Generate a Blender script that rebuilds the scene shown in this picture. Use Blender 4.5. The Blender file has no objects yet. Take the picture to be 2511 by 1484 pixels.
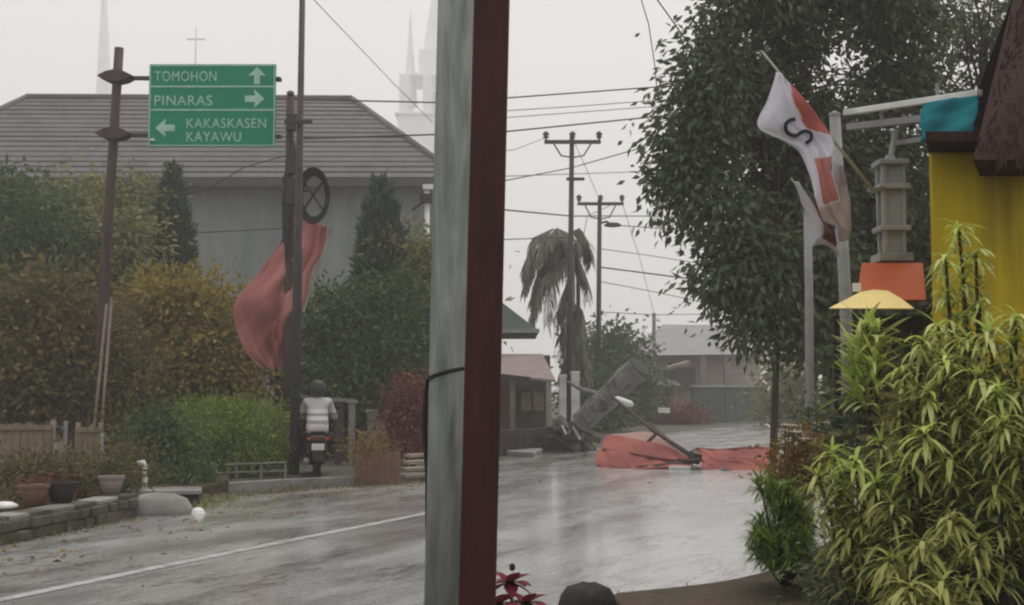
import bpy, bmesh, math, random
import numpy as np
from mathutils import Vector, Matrix, Euler
R = math.radians
S = bpy.context.scene
COL = S.collection
random.seed(7)

# ------------------------------------------------------------------ camera
CAM = Vector((0, 0, 1.6)); FPX = 3030.0; CX, CY = 1255.0, 742.0; PITCH = math.atan((950 - 742) / FPX)
cd = bpy.data.cameras.new('camera'); cam = bpy.data.objects.new('camera', cd); COL.objects.link(cam)
cam.location = CAM; cam.rotation_euler = (R(90) + PITCH, 0, 0)
cd.sensor_fit = 'HORIZONTAL'; cd.sensor_width = 36.0; cd.lens = 36.0 * FPX / 2510.0
cd.clip_start = 0.1; cd.clip_end = 3000
S.camera = cam

# ------------------------------------------------------------------ overcast world, soft sun, exposure
SUN_EL, SUN_ROT = R(68), R(200)
w = bpy.data.worlds.new('World'); S.world = w; w.use_nodes = True
nt = w.node_tree; nt.nodes.clear()
sky = nt.nodes.new('ShaderNodeTexSky'); sky.sky_type = 'NISHITA'; sky.sun_disc = False
sky.sun_elevation = SUN_EL; sky.sun_rotation = SUN_ROT; sky.dust_density = 6; sky.air_density = 1.5
hs = nt.nodes.new('ShaderNodeHueSaturation'); hs.inputs['Saturation'].default_value = 0.1
mx = nt.nodes.new('ShaderNodeMix'); mx.data_type = 'RGBA'; mx.inputs['Factor'].default_value = 0.93
mx.inputs['B'].default_value = (8.05, 7.85, 7.82, 1)          # even cloud cover
bg = nt.nodes.new('ShaderNodeBackground'); bg.inputs['Strength'].default_value = 0.1
wo = nt.nodes.new('ShaderNodeOutputWorld')
nt.links.new(sky.outputs[0], hs.inputs['Color']); nt.links.new(hs.outputs[0], mx.inputs['A'])
nt.links.new(mx.outputs['Result'], bg.inputs['Color']); nt.links.new(bg.outputs[0], wo.inputs['Surface'])
sd = bpy.data.lights.new('sun', 'SUN'); sd.energy = 1.4; sd.angle = R(40); sd.color = (1, .97, .94)
so = bpy.data.objects.new('sun', sd); COL.objects.link(so)
so.rotation_euler = (R(90) - SUN_EL, 0, R(180) - SUN_ROT + R(180))
S.view_settings.view_transform = 'Standard'; S.view_settings.look = 'None'
S.view_settings.exposure = 0.2; S.view_settings.gamma = 1.0; S.view_settings.use_curve_mapping = False
S.render.engine = 'CYCLES'
S.cycles.use_denoising = True; S.cycles.max_bounces = 6; S.cycles.volume_bounces = 4
S.cycles.diffuse_bounces = 3; S.cycles.glossy_bounces = 3; S.cycles.transparent_max_bounces = 8
S.cycles.filter_width = 2.2

# ------------------------------------------------------------------ helpers
_f = Vector((0, math.cos(PITCH), math.sin(PITCH))); _u = Vector((0, -math.sin(PITCH), math.cos(PITCH))); _r = Vector((1, 0, 0))
def ray(x, y): return _f + _r * ((x - CX) / FPX) + _u * ((CY - y) / FPX)
def P(x, y, d):                       # the point of the place seen at (x, y), d metres ahead
    v = ray(x, y); return CAM + v * (d / v.y)
def G(x, y, z=0.0):                   # the point of the ground seen at (x, y)
    v = ray(x, y); return CAM + v * ((z - CAM.z) / v.z)
ORG = {}
def org(o): return ORG.get(o.name, Vector((0, 0, 0)))
def tag(o, label=None, cat=None, group=None, kind=None):
    for k, v in (('label', label), ('category', cat), ('group', group), ('kind', kind)):
        if v: o[k] = v
    return o
def thing(name, loc, label, cat, group=None):
    o = bpy.data.objects.new(name, None); COL.objects.link(o); o.location = loc; o.empty_display_size = .2
    ORG[o.name] = Vector(loc); return tag(o, label, cat, group)
def link(name, me, mat, parent=None, kind=None):
    if mat is not None and not me.materials: me.materials.append(mat)
    o = bpy.data.objects.new(name, me); COL.objects.link(o)
    if parent is not None:
        o.parent = parent; ORG[o.name] = org(parent)
    if kind: o['kind'] = kind
    return o
class MB:
    def __init__(s): s.v = []; s.f = []
    def add(s, vs, fs):
        n = len(s.v); s.v += [Vector(p) for p in vs]; s.f += [tuple(i + n for i in q) for q in fs]; return s
    def box(s, c, size, rot=None, taper=1.0):
        hx, hy, hz = [a / 2 for a in size]; m = (rot if isinstance(rot, Matrix) else Euler(rot).to_matrix()) if rot is not None else Matrix.Identity(3)
        vs = [Vector(c) + m @ Vector((x * hx * (taper if z > 0 else 1), y * hy * (taper if z > 0 else 1), z * hz)) for z in (-1, 1) for x, y in ((-1, -1), (1, -1), (1, 1), (-1, 1))]
        return s.add(vs, [(3, 2, 1, 0), (4, 5, 6, 7), (0, 1, 5, 4), (1, 2, 6, 5), (2, 3, 7, 6), (3, 0, 4, 7)])
    def beam(s, a, b, w, h, up=(0, 0, 1)):
        a, b = Vector(a), Vector(b); d = (b - a); L = d.length; d.normalize()
        x = d.cross(Vector(up)); 
        if x.length < 1e-4: x = Vector((1, 0, 0))
        x.normalize(); z = x.cross(d)
        return s.box((a + b) / 2, (w, L, h), Matrix((x, d, z)).transposed())
    def tube(s, pts, rad, seg=8, cap=True):
        pts = [Vector(p) for p in pts]; n = len(pts)
        if not hasattr(rad, '__len__'): rad = [rad] * n
        vs = []; fs = []; prev = None
        for i, p in enumerate(pts):
            t = (pts[min(i + 1, n - 1)] - pts[max(i - 1, 0)]).normalized()
            a = prev - t * prev.dot(t) if prev is not None else t.orthogonal()
            if a.length < 1e-5: a = t.orthogonal()
            a.normalize(); prev = a; b = t.cross(a)
            vs += [p + (a * math.cos(2 * math.pi * k / seg) + b * math.sin(2 * math.pi * k / seg)) * rad[i] for k in range(seg)]
        for i in range(n - 1):
            for k in range(seg):
                k2 = (k + 1) % seg; fs.append((i * seg + k, i * seg + k2, (i + 1) * seg + k2, (i + 1) * seg + k))
        if cap: fs += [tuple(range(seg - 1, -1, -1)), tuple(range((n - 1) * seg, n * seg))]
        return s.add(vs, fs)
    def prism(s, poly, vec):
        n = len(poly); vec = Vector(vec); a = [Vector(p) for p in poly]
        return s.add(a + [p + vec for p in a], [tuple(range(n - 1, -1, -1)), tuple(range(n, 2 * n))] + [(i, (i + 1) % n, n + (i + 1) % n, n + i) for i in range(n)])
    def lathe(s, prof, c, seg=12, rx=1, ry=1):
        c = Vector(c); vs = []; fs = []
        for r, z in prof: vs += [c + Vector((rx * r * math.cos(2 * math.pi * k / seg), ry * r * math.sin(2 * math.pi * k / seg), z)) for k in range(seg)]
        for i in range(len(prof) - 1):
            for k in range(seg):
                k2 = (k + 1) % seg; fs.append((i * seg + k, i * seg + k2, (i + 1) * seg + k2, (i + 1) * seg + k))
        fs += [tuple(range(seg - 1, -1, -1)), tuple(range((len(prof) - 1) * seg, len(prof) * seg))]
        return s.add(vs, fs)
    def quad(s, a, b, c, d): return s.add([a, b, c, d], [(0, 1, 2, 3)])
    def build(s, name, mat, parent=None, smooth=False, kind=None, bevel=0):
        o0 = org(parent) if parent is not None else Vector((0, 0, 0))
        me = bpy.data.meshes.new(name); me.from_pydata([tuple(p - o0) for p in s.v], [], s.f); me.update()
        bm = bmesh.new(); bm.from_mesh(me); bmesh.ops.recalc_face_normals(bm, faces=bm.faces); bm.to_mesh(me); bm.free()
        if smooth:
            for p in me.polygons: p.use_smooth = True
        o = link(name, me, mat, parent, kind)
        if bevel:
            m = o.modifiers.new('bevel', 'BEVEL'); m.width = bevel; m.segments = 2; m.limit_method = 'ANGLE'
        return o

# ------------------------------------------------------------------ materials
def nodes(name):
    m = bpy.data.materials.new(name); m.use_nodes = True; t = m.node_tree
    return m, t, t.nodes['Principled BSDF'], t.nodes['Material Output']
def mat(name, col, rough=.7, var=.25, scale=6.0, bump=.15, metal=0.0, spec=.22, dirt=None, dscale=1.2, stretch=(1, 1, 1)):
    m, t, b, o = nodes(name); N = t.nodes.new; L = t.links.new
    tc = N('ShaderNodeTexCoord'); mp = N('ShaderNodeMapping'); mp.inputs['Scale'].default_value = stretch
    L(tc.outputs['Object'], mp.inputs['Vector'])
    n1 = N('ShaderNodeTexNoise'); n1.inputs['Scale'].default_value = scale; n1.inputs['Detail'].default_value = 6; n1.inputs['Roughness'].default_value = .65
    L(mp.outputs[0], n1.inputs['Vector'])
    r = N('ShaderNodeValToRGB'); c = Vector(col[:3])
    r.color_ramp.elements[0].position = .3; r.color_ramp.elements[1].position = .7
    r.color_ramp.elements[0].color = (*(c * (1 - var)), 1); r.color_ramp.elements[1].color = (*(c * (1 + var)), 1)
    L(n1.outputs['Fac'], r.inputs['Fac']); src = r.outputs['Color']
    if dirt:
        n2 = N('ShaderNodeTexNoise'); n2.inputs['Scale'].default_value = dscale; n2.inputs['Detail'].default_value = 8
        L(mp.outputs[0], n2.inputs['Vector'])
        r2 = N('ShaderNodeValToRGB'); r2.color_ramp.elements[0].position = .48; r2.color_ramp.elements[1].position = .68
        L(n2.outputs['Fac'], r2.inputs['Fac'])
        x = N('ShaderNodeMix'); x.data_type = 'RGBA'; L(r2.outputs['Color'], x.inputs['Factor']); L(src, x.inputs['A'])
        x.inputs['B'].default_value = (*dirt, 1); src = x.outputs['Result']
    L(src, b.inputs['Base Color'])
    b.inputs['Roughness'].default_value = rough; b.inputs['Metallic'].default_value = metal; b.inputs['Specular IOR Level'].default_value = spec
    if bump:
        bp = N('ShaderNodeBump'); bp.inputs['Strength'].default_value = bump; bp.inputs['Distance'].default_value = .02
        L(n1.outputs['Fac'], bp.inputs['Height']); L(bp.outputs[0], b.inputs['Normal'])
    return m
def leafmat(name, cols, rough=.6, trans=.2, spec=.14):
    m, t, b, o = nodes(name); N = t.nodes.new; L = t.links.new
    a = N('ShaderNodeAttribute'); a.attribute_name = 'tint'
    r = N('ShaderNodeValToRGB'); e = r.color_ramp.elements
    while len(e) < len(cols): e.new(.5)
    for i, c in enumerate(cols): e[i].position = i / (len(cols) - 1); e[i].color = (*c, 1)
    L(a.outputs['Fac'], r.inputs['Fac']); L(r.outputs['Color'], b.inputs['Base Color'])
    b.inputs['Roughness'].default_value = rough; b.inputs['Specular IOR Level'].default_value = spec
    tr = N('ShaderNodeBsdfTranslucent'); L(r.outputs['Color'], tr.inputs['Color'])
    ms = N('ShaderNodeMixShader'); ms.inputs[0].default_value = trans
    L(b.outputs[0], ms.inputs[1]); L(tr.outputs[0], ms.inputs[2]); L(ms.outputs[0], o.inputs['Surface'])
    return m
def printmat(name, rough=.8, trans=.25):     # dyed cloth: colour stored with the cloth
    m, t, b, o = nodes(name); N = t.nodes.new; L = t.links.new
    a = N('ShaderNodeVertexColor'); a.layer_name = 'dye'
    L(a.outputs['Color'], b.inputs['Base Color']); b.inputs['Roughness'].default_value = rough
    tr = N('ShaderNodeBsdfTranslucent'); L(a.outputs['Color'], tr.inputs['Color'])
    ms = N('ShaderNodeMixShader'); ms.inputs[0].default_value = trans
    L(b.outputs[0], ms.inputs[1]); L(tr.outputs[0], ms.inputs[2]); L(ms.outputs[0], o.inputs['Surface'])
    return m

M = {}
M['asphalt'] = None
def road_mat():
    m, t, b, o = nodes('wet_asphalt'); N = t.nodes.new; L = t.links.new
    tc = N('ShaderNodeTexCoord'); m0 = N('ShaderNodeMapping'); m0.inputs['Rotation'].default_value = (0, 0, R(27)); L(tc.outputs['Object'], m0.inputs['Vector'])
    mp = N('ShaderNodeMapping'); mp.inputs['Scale'].default_value = (1.5, .42, 1)
    L(m0.outputs[0], mp.inputs['Vector'])
    n1 = N('ShaderNodeTexNoise'); n1.inputs['Scale'].default_value = .9; n1.inputs['Detail'].default_value = 9; n1.inputs['Roughness'].default_value = .62
    L(mp.outputs[0], n1.inputs['Vector'])
    fine = N('ShaderNodeTexNoise'); fine.inputs['Scale'].default_value = 38; fine.inputs['Detail'].default_value = 3
    L(tc.outputs['Object'], fine.inputs['Vector'])
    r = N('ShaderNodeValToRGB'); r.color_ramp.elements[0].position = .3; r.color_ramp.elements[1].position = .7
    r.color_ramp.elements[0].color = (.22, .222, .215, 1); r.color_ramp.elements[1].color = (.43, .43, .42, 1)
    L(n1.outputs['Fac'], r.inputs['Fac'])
    nd = N('ShaderNodeTexNoise'); nd.inputs['Scale'].default_value = 1.7; nd.inputs['Detail'].default_value = 7; nd.inputs['Roughness'].default_value = .7; nd.inputs['Distortion'].default_value = .6
    L(mp.outputs[0], nd.inputs['Vector'])
    ab = N('ShaderNodeMath'); ab.operation = 'SUBTRACT'; ab.inputs[1].default_value = .56; L(nd.outputs['Fac'], ab.inputs[0])
    a2 = N('ShaderNodeMath'); a2.operation = 'ABSOLUTE'; L(ab.outputs[0], a2.inputs[0])
    m3 = N('ShaderNodeMapRange'); m3.inputs['From Max'].default_value = .03; m3.inputs['To Min'].default_value = .22; m3.inputs['To Max'].default_value = 1; L(a2.outputs[0], m3.inputs['Value'])
    gr = N('ShaderNodeMapRange'); gr.inputs['From Min'].default_value = .3; gr.inputs['From Max'].default_value = .7; gr.inputs['To Min'].default_value = .62; gr.inputs['To Max'].default_value = 1.3; L(fine.outputs['Fac'], gr.inputs['Value'])
    mk = N('ShaderNodeTexNoise'); mk.inputs['Scale'].default_value = .5; mk.inputs['Detail'].default_value = 3; L(mp.outputs[0], mk.inputs['Vector'])
    mr2 = N('ShaderNodeMapRange'); mr2.inputs['From Min'].default_value = .45; mr2.inputs['From Max'].default_value = .53; mr2.inputs['To Min'].default_value = 1; mr2.inputs['To Max'].default_value = 0; L(mk.outputs['Fac'], mr2.inputs['Value'])
    m4 = N('ShaderNodeMath'); m4.operation = 'MAXIMUM'; L(m3.outputs[0], m4.inputs[0]); L(mr2.outputs[0], m4.inputs[1])
    mu = N('ShaderNodeMath'); mu.operation = 'MULTIPLY'; L(m4.outputs[0], mu.inputs[0]); L(gr.outputs[0], mu.inputs[1])
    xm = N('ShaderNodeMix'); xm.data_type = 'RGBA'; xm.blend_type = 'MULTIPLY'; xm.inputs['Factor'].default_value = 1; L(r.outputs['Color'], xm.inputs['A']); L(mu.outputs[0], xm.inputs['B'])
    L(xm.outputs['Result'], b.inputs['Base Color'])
    rr = N('ShaderNodeMapRange'); rr.inputs['From Min'].default_value = .38; rr.inputs['From Max'].default_value = .66
    rr.inputs['To Min'].default_value = .16; rr.inputs['To Max'].default_value = .42
    L(n1.outputs['Fac'], rr.inputs['Value']); L(rr.outputs[0], b.inputs['Roughness'])
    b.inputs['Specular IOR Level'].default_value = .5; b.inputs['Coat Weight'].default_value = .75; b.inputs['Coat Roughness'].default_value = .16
    rp = N('ShaderNodeTexNoise'); rp.inputs['Scale'].default_value = 3.5; rp.inputs['Detail'].default_value = 5
    L(mp.outputs[0], rp.inputs['Vector'])
    ad = N('ShaderNodeMath'); ad.operation = 'MULTIPLY_ADD'; ad.inputs[1].default_value = .25; L(fine.outputs['Fac'], ad.inputs[0]); L(rp.outputs['Fac'], ad.inputs[2])
    bp = N('ShaderNodeBump'); bp.inputs['Strength'].default_value = .5; bp.inputs['Distance'].default_value = .04
    L(ad.outputs[0], bp.inputs['Height']); L(bp.outputs[0], b.inputs['Normal'])
    return m
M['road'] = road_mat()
M['soil'] = mat('damp_soil', (.07, .045, .03), .8, .4, 9, .6, dirt=(.035, .045, .02), dscale=2)
M['verge'] = mat('dirt_verge', (.085, .075, .06), .75, .35, 5, .5, dirt=(.05, .055, .03), dscale=.8)
M['paint'] = mat('road_paint', (.44, .44, .43), .35, .3, 14, .1, dirt=(.26, .26, .26), dscale=4)
M['concrete'] = mat('concrete', (.27, .265, .25), .7, .2, 5, .25, dirt=(.14, .14, .12), dscale=1.4)
M['stone'] = mat('mossy_stone', (.1, .085, .075), .8, .4, 8, .6, dirt=(.05, .06, .03), dscale=3)
M['polegrey'] = mat('pole_concrete', (.25, .27, .255), .6, .3, 5, .5, dirt=(.1, .11, .1), dscale=2.6, stretch=(4, 4, .45))
M['redpost'] = mat('maroon_paint', (.05, .013, .011), .5, .3, 9, .5, dirt=(.022, .01, .01), dscale=3.2, stretch=(3, 3, .5))
M['darkmetal'] = mat('dark_steel', (.05, .046, .045), .5, .3, 8, .1)
M['brownpole'] = mat('rusty_pole', (.07, .045, .04), .65, .35, 4, .2, stretch=(2, 2, .5))
M['greymetal'] = mat('grey_steel', (.26, .265, .265), .5, .15, 6, .1)
M['whitepaint'] = mat('white_paint', (.7, .7, .68), .5, .1, 5, .05, dirt=(.45, .45, .42), dscale=2)
M['signgreen'] = mat('sign_green', (.0, .22, .118), .45, .12, 3, .02)
M['signwhite'] = mat('sign_print', (.34, .55, .45), .5, .2, 5, 0)
M['rooftile'] = mat('grey_roof_tile', (.105, .1, .1), .75, .22, 2.2, .3, dirt=(.075, .075, .072), dscale=.5, stretch=(1.5, 1, 1))
M['fascia'] = mat('fascia', (.06, .06, .06), .7)
M['hallwall'] = mat('grey_green_plaster', (.235, .25, .238), .85, .14, 1.5, .1, dirt=(.17, .2, .19), dscale=.7, stretch=(1.6, 1.6, .28))
M['glass'] = mat('window_glass', (.16, .2, .21), .35, .1, 1, 0, spec=.6)
M['darkglass'] = mat('dark_glass', (.03, .035, .04), .3, .1, 1, 0, spec=.3)
M['white'] = mat('church_white', (.8, .8, .8), .8, .08, .6, .05)
M['red'] = None
M['timber'] = mat('old_timber', (.085, .065, .052), .8, .35, 6, .4, stretch=(1, 1, .3))
M['paletimber'] = mat('pale_timber', (.3, .25, .2), .8, .25, 5, .3)
M['bamboo'] = mat('bamboo_panel', (.2, .165, .115), .7, .3, 7, .3, stretch=(2, 2, .4))
M['terracotta'] = mat('terracotta', (.16, .085, .06), .75, .3, 6, .3)
M['pinkroof'] = mat('faded_pink_roof', (.24, .19, .18), .7, .15, 3, .2)
M['greenroof'] = mat('green_gable', (.13, .17, .145), .7, .15, 2, .2)
M['dkwall'] = mat('dark_house_wall', (.075, .07, .065), .85, .25, 3, .2)
M['pinkwall'] = mat('pink_plaster', (.52, .43, .41), .85, .12, 1.5, .1)
M['lilacroof'] = mat('grey_lilac_roof', (.27, .26, .27), .75, .15, 1.5, .2)
M['greenwall'] = mat('dark_green_wall', (.075, .09, .08), .8, .25, 1.2, .15)
M['yellow'] = mat('yellow_plaster', (.5, .37, .012), .75, .2, 2.5, .2, dirt=(.27, .19, .012), dscale=2.2, stretch=(2.5, 2.5, .35))
M['eave'] = mat('maroon_thatch', (.034, .014, .012), .9, .5, 14, .8, stretch=(3, 3, .6))
M['orange'] = mat('orange_panel', (.5, .105, .03), .6, .12, 5, .05)
M['lamp_yellow'] = mat('yellow_awning', (.85, .68, .27), .55, .1, 4, .05)
M['teal'] = mat('teal_tarpaulin', (.0, .21, .25), .5, .3, 5, .15)
M['black'] = mat('black_rubber', (.014, .014, .015), .6, .3, 10, .1)
M['rock'] = mat('dark_rock', (.018, .018, .018), .7, .4, 9, .8)
M['bark'] = mat('bark', (.045, .035, .028), .9, .4, 12, .7, stretch=(2, 2, .4))
M['trunkgrey'] = mat('grey_trunk', (.2, .205, .195), .85, .4, 11, .9, dirt=(.07, .075, .065), dscale=4)
M['skin'] = mat('skin', (.28, .16, .11), .55, .08, 8, .05)
M['trouser'] = mat('dark_trousers', (.03, .022, .022), .85, .25, 12, .2)
M['scooter'] = mat('maroon_bodywork', (.045, .016, .016), .3, .2, 4, .02)
M['carpaint'] = mat('dull_red_carpaint', (.075, .036, .04), .4, .1, 3, .02)
M['bowl'] = mat('white_plastic', (.75, .75, .72), .5, .05, 5, 0)
M['insul'] = mat('insulator', (.07, .06, .055), .3, .1, 5, 0)
M['wire'] = mat('cable', (.05, .05, .05), .6, .1, 5, 0)
M['bambstick'] = mat('bamboo_stick', (.42, .39, .28), .6, .2, 9, .1)
M['towergrey'] = mat('pale_grey_paint', (.33, .34, .33), .6, .12, 6, .1, dirt=(.18, .19, .18), dscale=3)
M['cloth'] = printmat('dyed_cloth')
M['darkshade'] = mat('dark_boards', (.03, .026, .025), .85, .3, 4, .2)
FOL = {
 'olive': leafmat('olive_leaves', [(0.0743, 0.0878, 0.0297), (0.189, 0.2025, 0.0675), (0.3645, 0.3645, 0.162)], trans=.35),
 'green': leafmat('green_leaves', [(0.025, 0.0525, 0.02), (0.075, 0.115, 0.0425), (0.1625, 0.2125, 0.0813)], trans=.3),
 'dark': leafmat('dark_leaves', [(0.039, 0.0546, 0.0286), (0.0975, 0.1248, 0.065), (0.195, 0.2275, 0.13)], trans=.3),
 'conifer': leafmat('conifer_needles', [(0.03, 0.051, 0.033), (0.0675, 0.093, 0.06), (0.1275, 0.1575, 0.102)], trans=.15),
 'yellow': leafmat('yellow_brown_leaves', [(.08, .08, .022), (.26, .205, .04), (.52, .39, .09)], trans=.4),
 'brown': leafmat('brown_leaves', [(0.098, 0.077, 0.028), (0.252, 0.161, 0.049), (0.42, 0.266, 0.091)], trans=.35),
 'hedge': leafmat('hedge_leaves', [(0.0675, 0.1148, 0.0216), (0.1755, 0.243, 0.0405), (0.3375, 0.3915, 0.081)], trans=.3),
 'redleaf': leafmat('red_leaves', [(0.075, 0.035, 0.0275), (0.1875, 0.0525, 0.0425), (0.325, 0.1375, 0.1063)], trans=.3),
 'palm': leafmat('palm_leaflets', [(.11, .115, .085), (.18, .18, .135), (.26, .255, .2)], trans=.3),
 'lime': leafmat('lime_leaves', [(0.286, 0.396, 0.0715), (0.517, 0.616, 0.143), (0.792, 0.825, 0.374)], trans=.45),
 'limeshade':leafmat('shaded_lime_leaves', [(.16, .18, .045), (.32, .34, .085), (.52, .52, .2)], trans=.4),  # darker copy of lime: shade on the lower tufts put into the leaf colour
 'grass': leafmat('grass_blades', [(.09, .16, .018), (.17, .27, .03), (.3, .38, .07)], trans=.4),
 'garden': leafmat('garden_leaves', [(.05, .05, .022), (.13, .115, .045), (.24, .205, .09)], trans=.3),
 'mixed':  leafmat('olive_russet_leaves', [(.05, .06, .022), (.14, .125, .042), (.32, .19, .07)], trans=.3),
 'flower': leafmat('crimson_petals', [(0.08, 0.0048, 0.0176), (0.128, 0.0112, 0.028), (0.176, 0.024, 0.04)]),
 'cream':  leafmat('cream_petals', [(.5, .42, .24), (.6, .5, .32), (.65, .6, .45)]),
}

# ------------------------------------------------------------------ foliage builders
def leaves_mesh(name, pts, dirs, length, width, rng, fold=.25, tint=None):
    n = len(pts); d = dirs / np.maximum(np.linalg.norm(dirs, axis=1, keepdims=True), 1e-6)
    rv = rng.normal(size=(n, 3)); s = np.cross(d, rv); s /= np.maximum(np.linalg.norm(s, axis=1, keepdims=True), 1e-6)
    nn = np.cross(s, d); L = (length * rng.uniform(.65, 1.25, n))[:, None]; W = (width * rng.uniform(.7, 1.2, n))[:, None] * .5
    a = pts; m = pts + d * L * .45; t = pts + d * L - nn * L * .12
    l = m + s * W + nn * W * fold; r_ = m - s * W + nn * W * fold
    V = np.stack([a, l, t, r_], 1).reshape(-1, 3)
    idx = np.arange(n)[:, None] * 4
    F = np.concatenate([idx + np.array([[0, 1, 2]]), idx + np.array([[0, 2, 3]])], 1).reshape(-1)
    me = bpy.data.meshes.new(name); me.vertices.add(4 * n); me.vertices.foreach_set('co', V.astype(np.float32).ravel())
    me.loops.add(6 * n); me.loops.foreach_set('vertex_index', F.astype(np.int32))
    me.polygons.add(2 * n); me.polygons.foreach_set('loop_start', np.arange(0, 6 * n, 3, dtype=np.int32)); me.polygons.foreach_set('loop_total', np.full(2 * n, 3, dtype=np.int32))
    me.update(); at = me.attributes.new('tint', 'FLOAT', 'POINT')
    tv = rng.uniform(0, 1, n) if tint is None else np.clip(tint, 0, 1)
    at.data.foreach_set('value', np.repeat(tv, 4).astype(np.float32))
    return me
def crown(lobes, n, leaf, width, matname, parent, seed, name='crown', clump=26, spread=1.0, droop=.4, hollow=.5, kind=None, sub=0):
    rng = np.random.default_rng(seed); o0 = np.array(org(parent)) if parent is not None else np.zeros(3)
    C = np.array([l[:3] for l in lobes], float); Rr = np.array([l[3:6] for l in lobes], float)
    if sub:
        k = sub; v0 = rng.normal(size=(len(C) * k, 3)); v0 /= np.linalg.norm(v0, axis=1, keepdims=True); v0[:, 1] -= .35; Cs = np.repeat(C, k, 0) + v0 * np.repeat(Rr, k, 0) * .72
        C = np.concatenate([C, Cs]); Rr = np.concatenate([Rr * .75, np.repeat(Rr, k, 0) * rng.uniform(.2, .55, (len(Cs), 1))])
    wgt = np.prod(Rr, 1) ** .8; wgt /= wgt.sum(); nc = max(6, n // clump)
    li = rng.choice(len(C), nc, p=wgt); v = rng.normal(size=(nc, 3)); v /= np.linalg.norm(v, axis=1, keepdims=True)
    rad = hollow + (1 - hollow) * rng.uniform(0, 1, nc) ** .6
    rad = np.where(rng.uniform(0, 1, nc) < .2, rad * rng.uniform(1.05, 1.32, nc), rad)
    cc = C[li] + v * rad[:, None] * Rr[li]
    ci = rng.integers(0, nc, n); sz = (leaf * 1.7 * spread) * rng.uniform(.7, 1.5, nc)
    off = rng.normal(size=(n, 3)) * sz[ci][:, None] * np.array([1, 1, .7])
    pts = cc[ci] + off
    dirs = off / (np.linalg.norm(off, axis=1, keepdims=True) + 1e-6) * .8 + v[ci] * .6 + rng.normal(size=(n, 3)) * .5; dirs[:, 2] -= droop
    base = rng.uniform(0, 1, nc); tint = base[ci] * .6 + rng.uniform(0, .4, n)
    me = leaves_mesh(name, pts - o0, dirs, leaf, width, rng, tint=tint)
    return link(name, me, FOL[matname], parent, kind)
def limbs(base, top, lobes, r, parent, matname='bark', seed=0, name='trunk', bend=.15):
    rnd = random.Random(seed); b, t = Vector(base), Vector(top); m = MB()
    pts = [b.lerp(t, k / 5) + Vector((rnd.uniform(-bend, bend) * (0 < k), rnd.uniform(-bend, bend) * (0 < k), 0)) * .5 for k in range(6)]
    m.tube([b - Vector((0, 0, .1))] + pts, [r * 1.35] + [r * (1 - .1 * k) for k in range(6)], 8)
    for l in lobes:
        c = Vector(l[:3]); s = pts[rnd.randint(3, 5)]; mid = s.lerp(c, .5) + Vector((rnd.uniform(-.2, .2), rnd.uniform(-.2, .2), .15))
        m.tube([s, mid, c], [r * .5, r * .32, r * .12], 6)
    return m.build(name, M[matname], parent, smooth=True)
def lob(x, y, d, rx, ry, dd=None, s=None):     # a lobe seen at (x, y), radii given in picture units at depth d
    p = P(x, y, d); k = d / FPX; return (p.x, p.y, p.z, rx * k, dd if dd else (rx * k), ry * k)
def tree(name, label, cat, basexy, d, lobes, n, leaf, width, matname, r=.09, group=None, seed=1, clump=26, hollow=.5, droop=.4, spread=1.0, sub=9):
    b = P(basexy[0], basexy[1], d); b.z = 0
    t = thing(name, b, label, cat, group)
    L = [lob(*q) if len(q) <= 6 else q for q in lobes]
    top = Vector((sum(l[0] for l in L) / len(L), sum(l[1] for l in L) / len(L), max(l[2] for l in L) - .2))
    limbs(b, top, L, r, t, seed=seed)
    crown(L, n, leaf, width, matname, t, seed, clump=clump, hollow=hollow, droop=droop, spread=spread, sub=sub)
    return t
def conifer(name, label, x, ytop, ybot, d, halfw, n, leaf, matname, seed, group=None):
    b = P(x, ybot, d); b.z = 0; top = P(x, ytop, d); t = thing(name, b, label, 'tree', group)
    MB().tube([b, b.lerp(top, .97)], [.12, .02], 8).build('trunk', M['bark'], t, smooth=True)
    rng = np.random.default_rng(seed); hw = halfw * d / FPX; z0 = max(.4, P(x, ybot, d).z); H = top.z - z0
    f = 1 - rng.uniform(0, 1, n) ** .55; f = np.where(rng.uniform(0, 1, n) < .12, rng.uniform(.6, 1, n), f); tier = np.abs(((f * 9) % 1.0) - .5) * 2
    rr = hw * (1 - f) ** .72 * (.7 + .3 * tier) * rng.uniform(.25, 1, n) ** .5; a = rng.uniform(0, 2 * math.pi, n)
    wob = 1 + .22 * np.sin(a * 3 + f * 11) ; rr = rr * wob + .04
    pts = np.stack([b.x + rr * np.cos(a), b.y + rr * np.sin(a), z0 + f * (H - leaf * .6) - rr * .25], 1) + rng.normal(size=(n, 3)) * .06
    dirs = np.stack([np.cos(a), np.sin(a), np.full(n, .05) + f * 1.2], 1) * np.stack([1 - f * .7, 1 - f * .7, np.ones(n)], 1) + rng.normal(size=(n, 3)) * .3
    me = leaves_mesh('crown', pts - np.array(b), dirs, leaf, leaf * .28, rng); link('crown', me, FOL[matname], t)
    return t
def strip_leaf(m, p, d, up, L, W, droop, seg=5, side=None):
    p = Vector(p); d = Vector(d).normalized(); s = d.cross(Vector(up))
    if s.length < 1e-4: s = Vector((1, 0, 0))
    s.normalize(); n0 = len(m.v); cur = p.copy(); dirv = d.copy()
    for k in range(seg + 1):
        f = k / seg; wd = W * .5 * (.45 + .55 * math.sin(min(1, f * 1.6) * math.pi / 2)) * (1 - f ** 3) + .0008
        m.v += [cur - s * wd, cur + s * wd]; dirv = (dirv + Vector((0, 0, -droop / seg))).normalized(); cur = cur + dirv * (L / seg)
    m.f += [(n0 + 2 * k, n0 + 2 * k + 1, n0 + 2 * k + 3, n0 + 2 * k + 2) for k in range(seg)]
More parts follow.
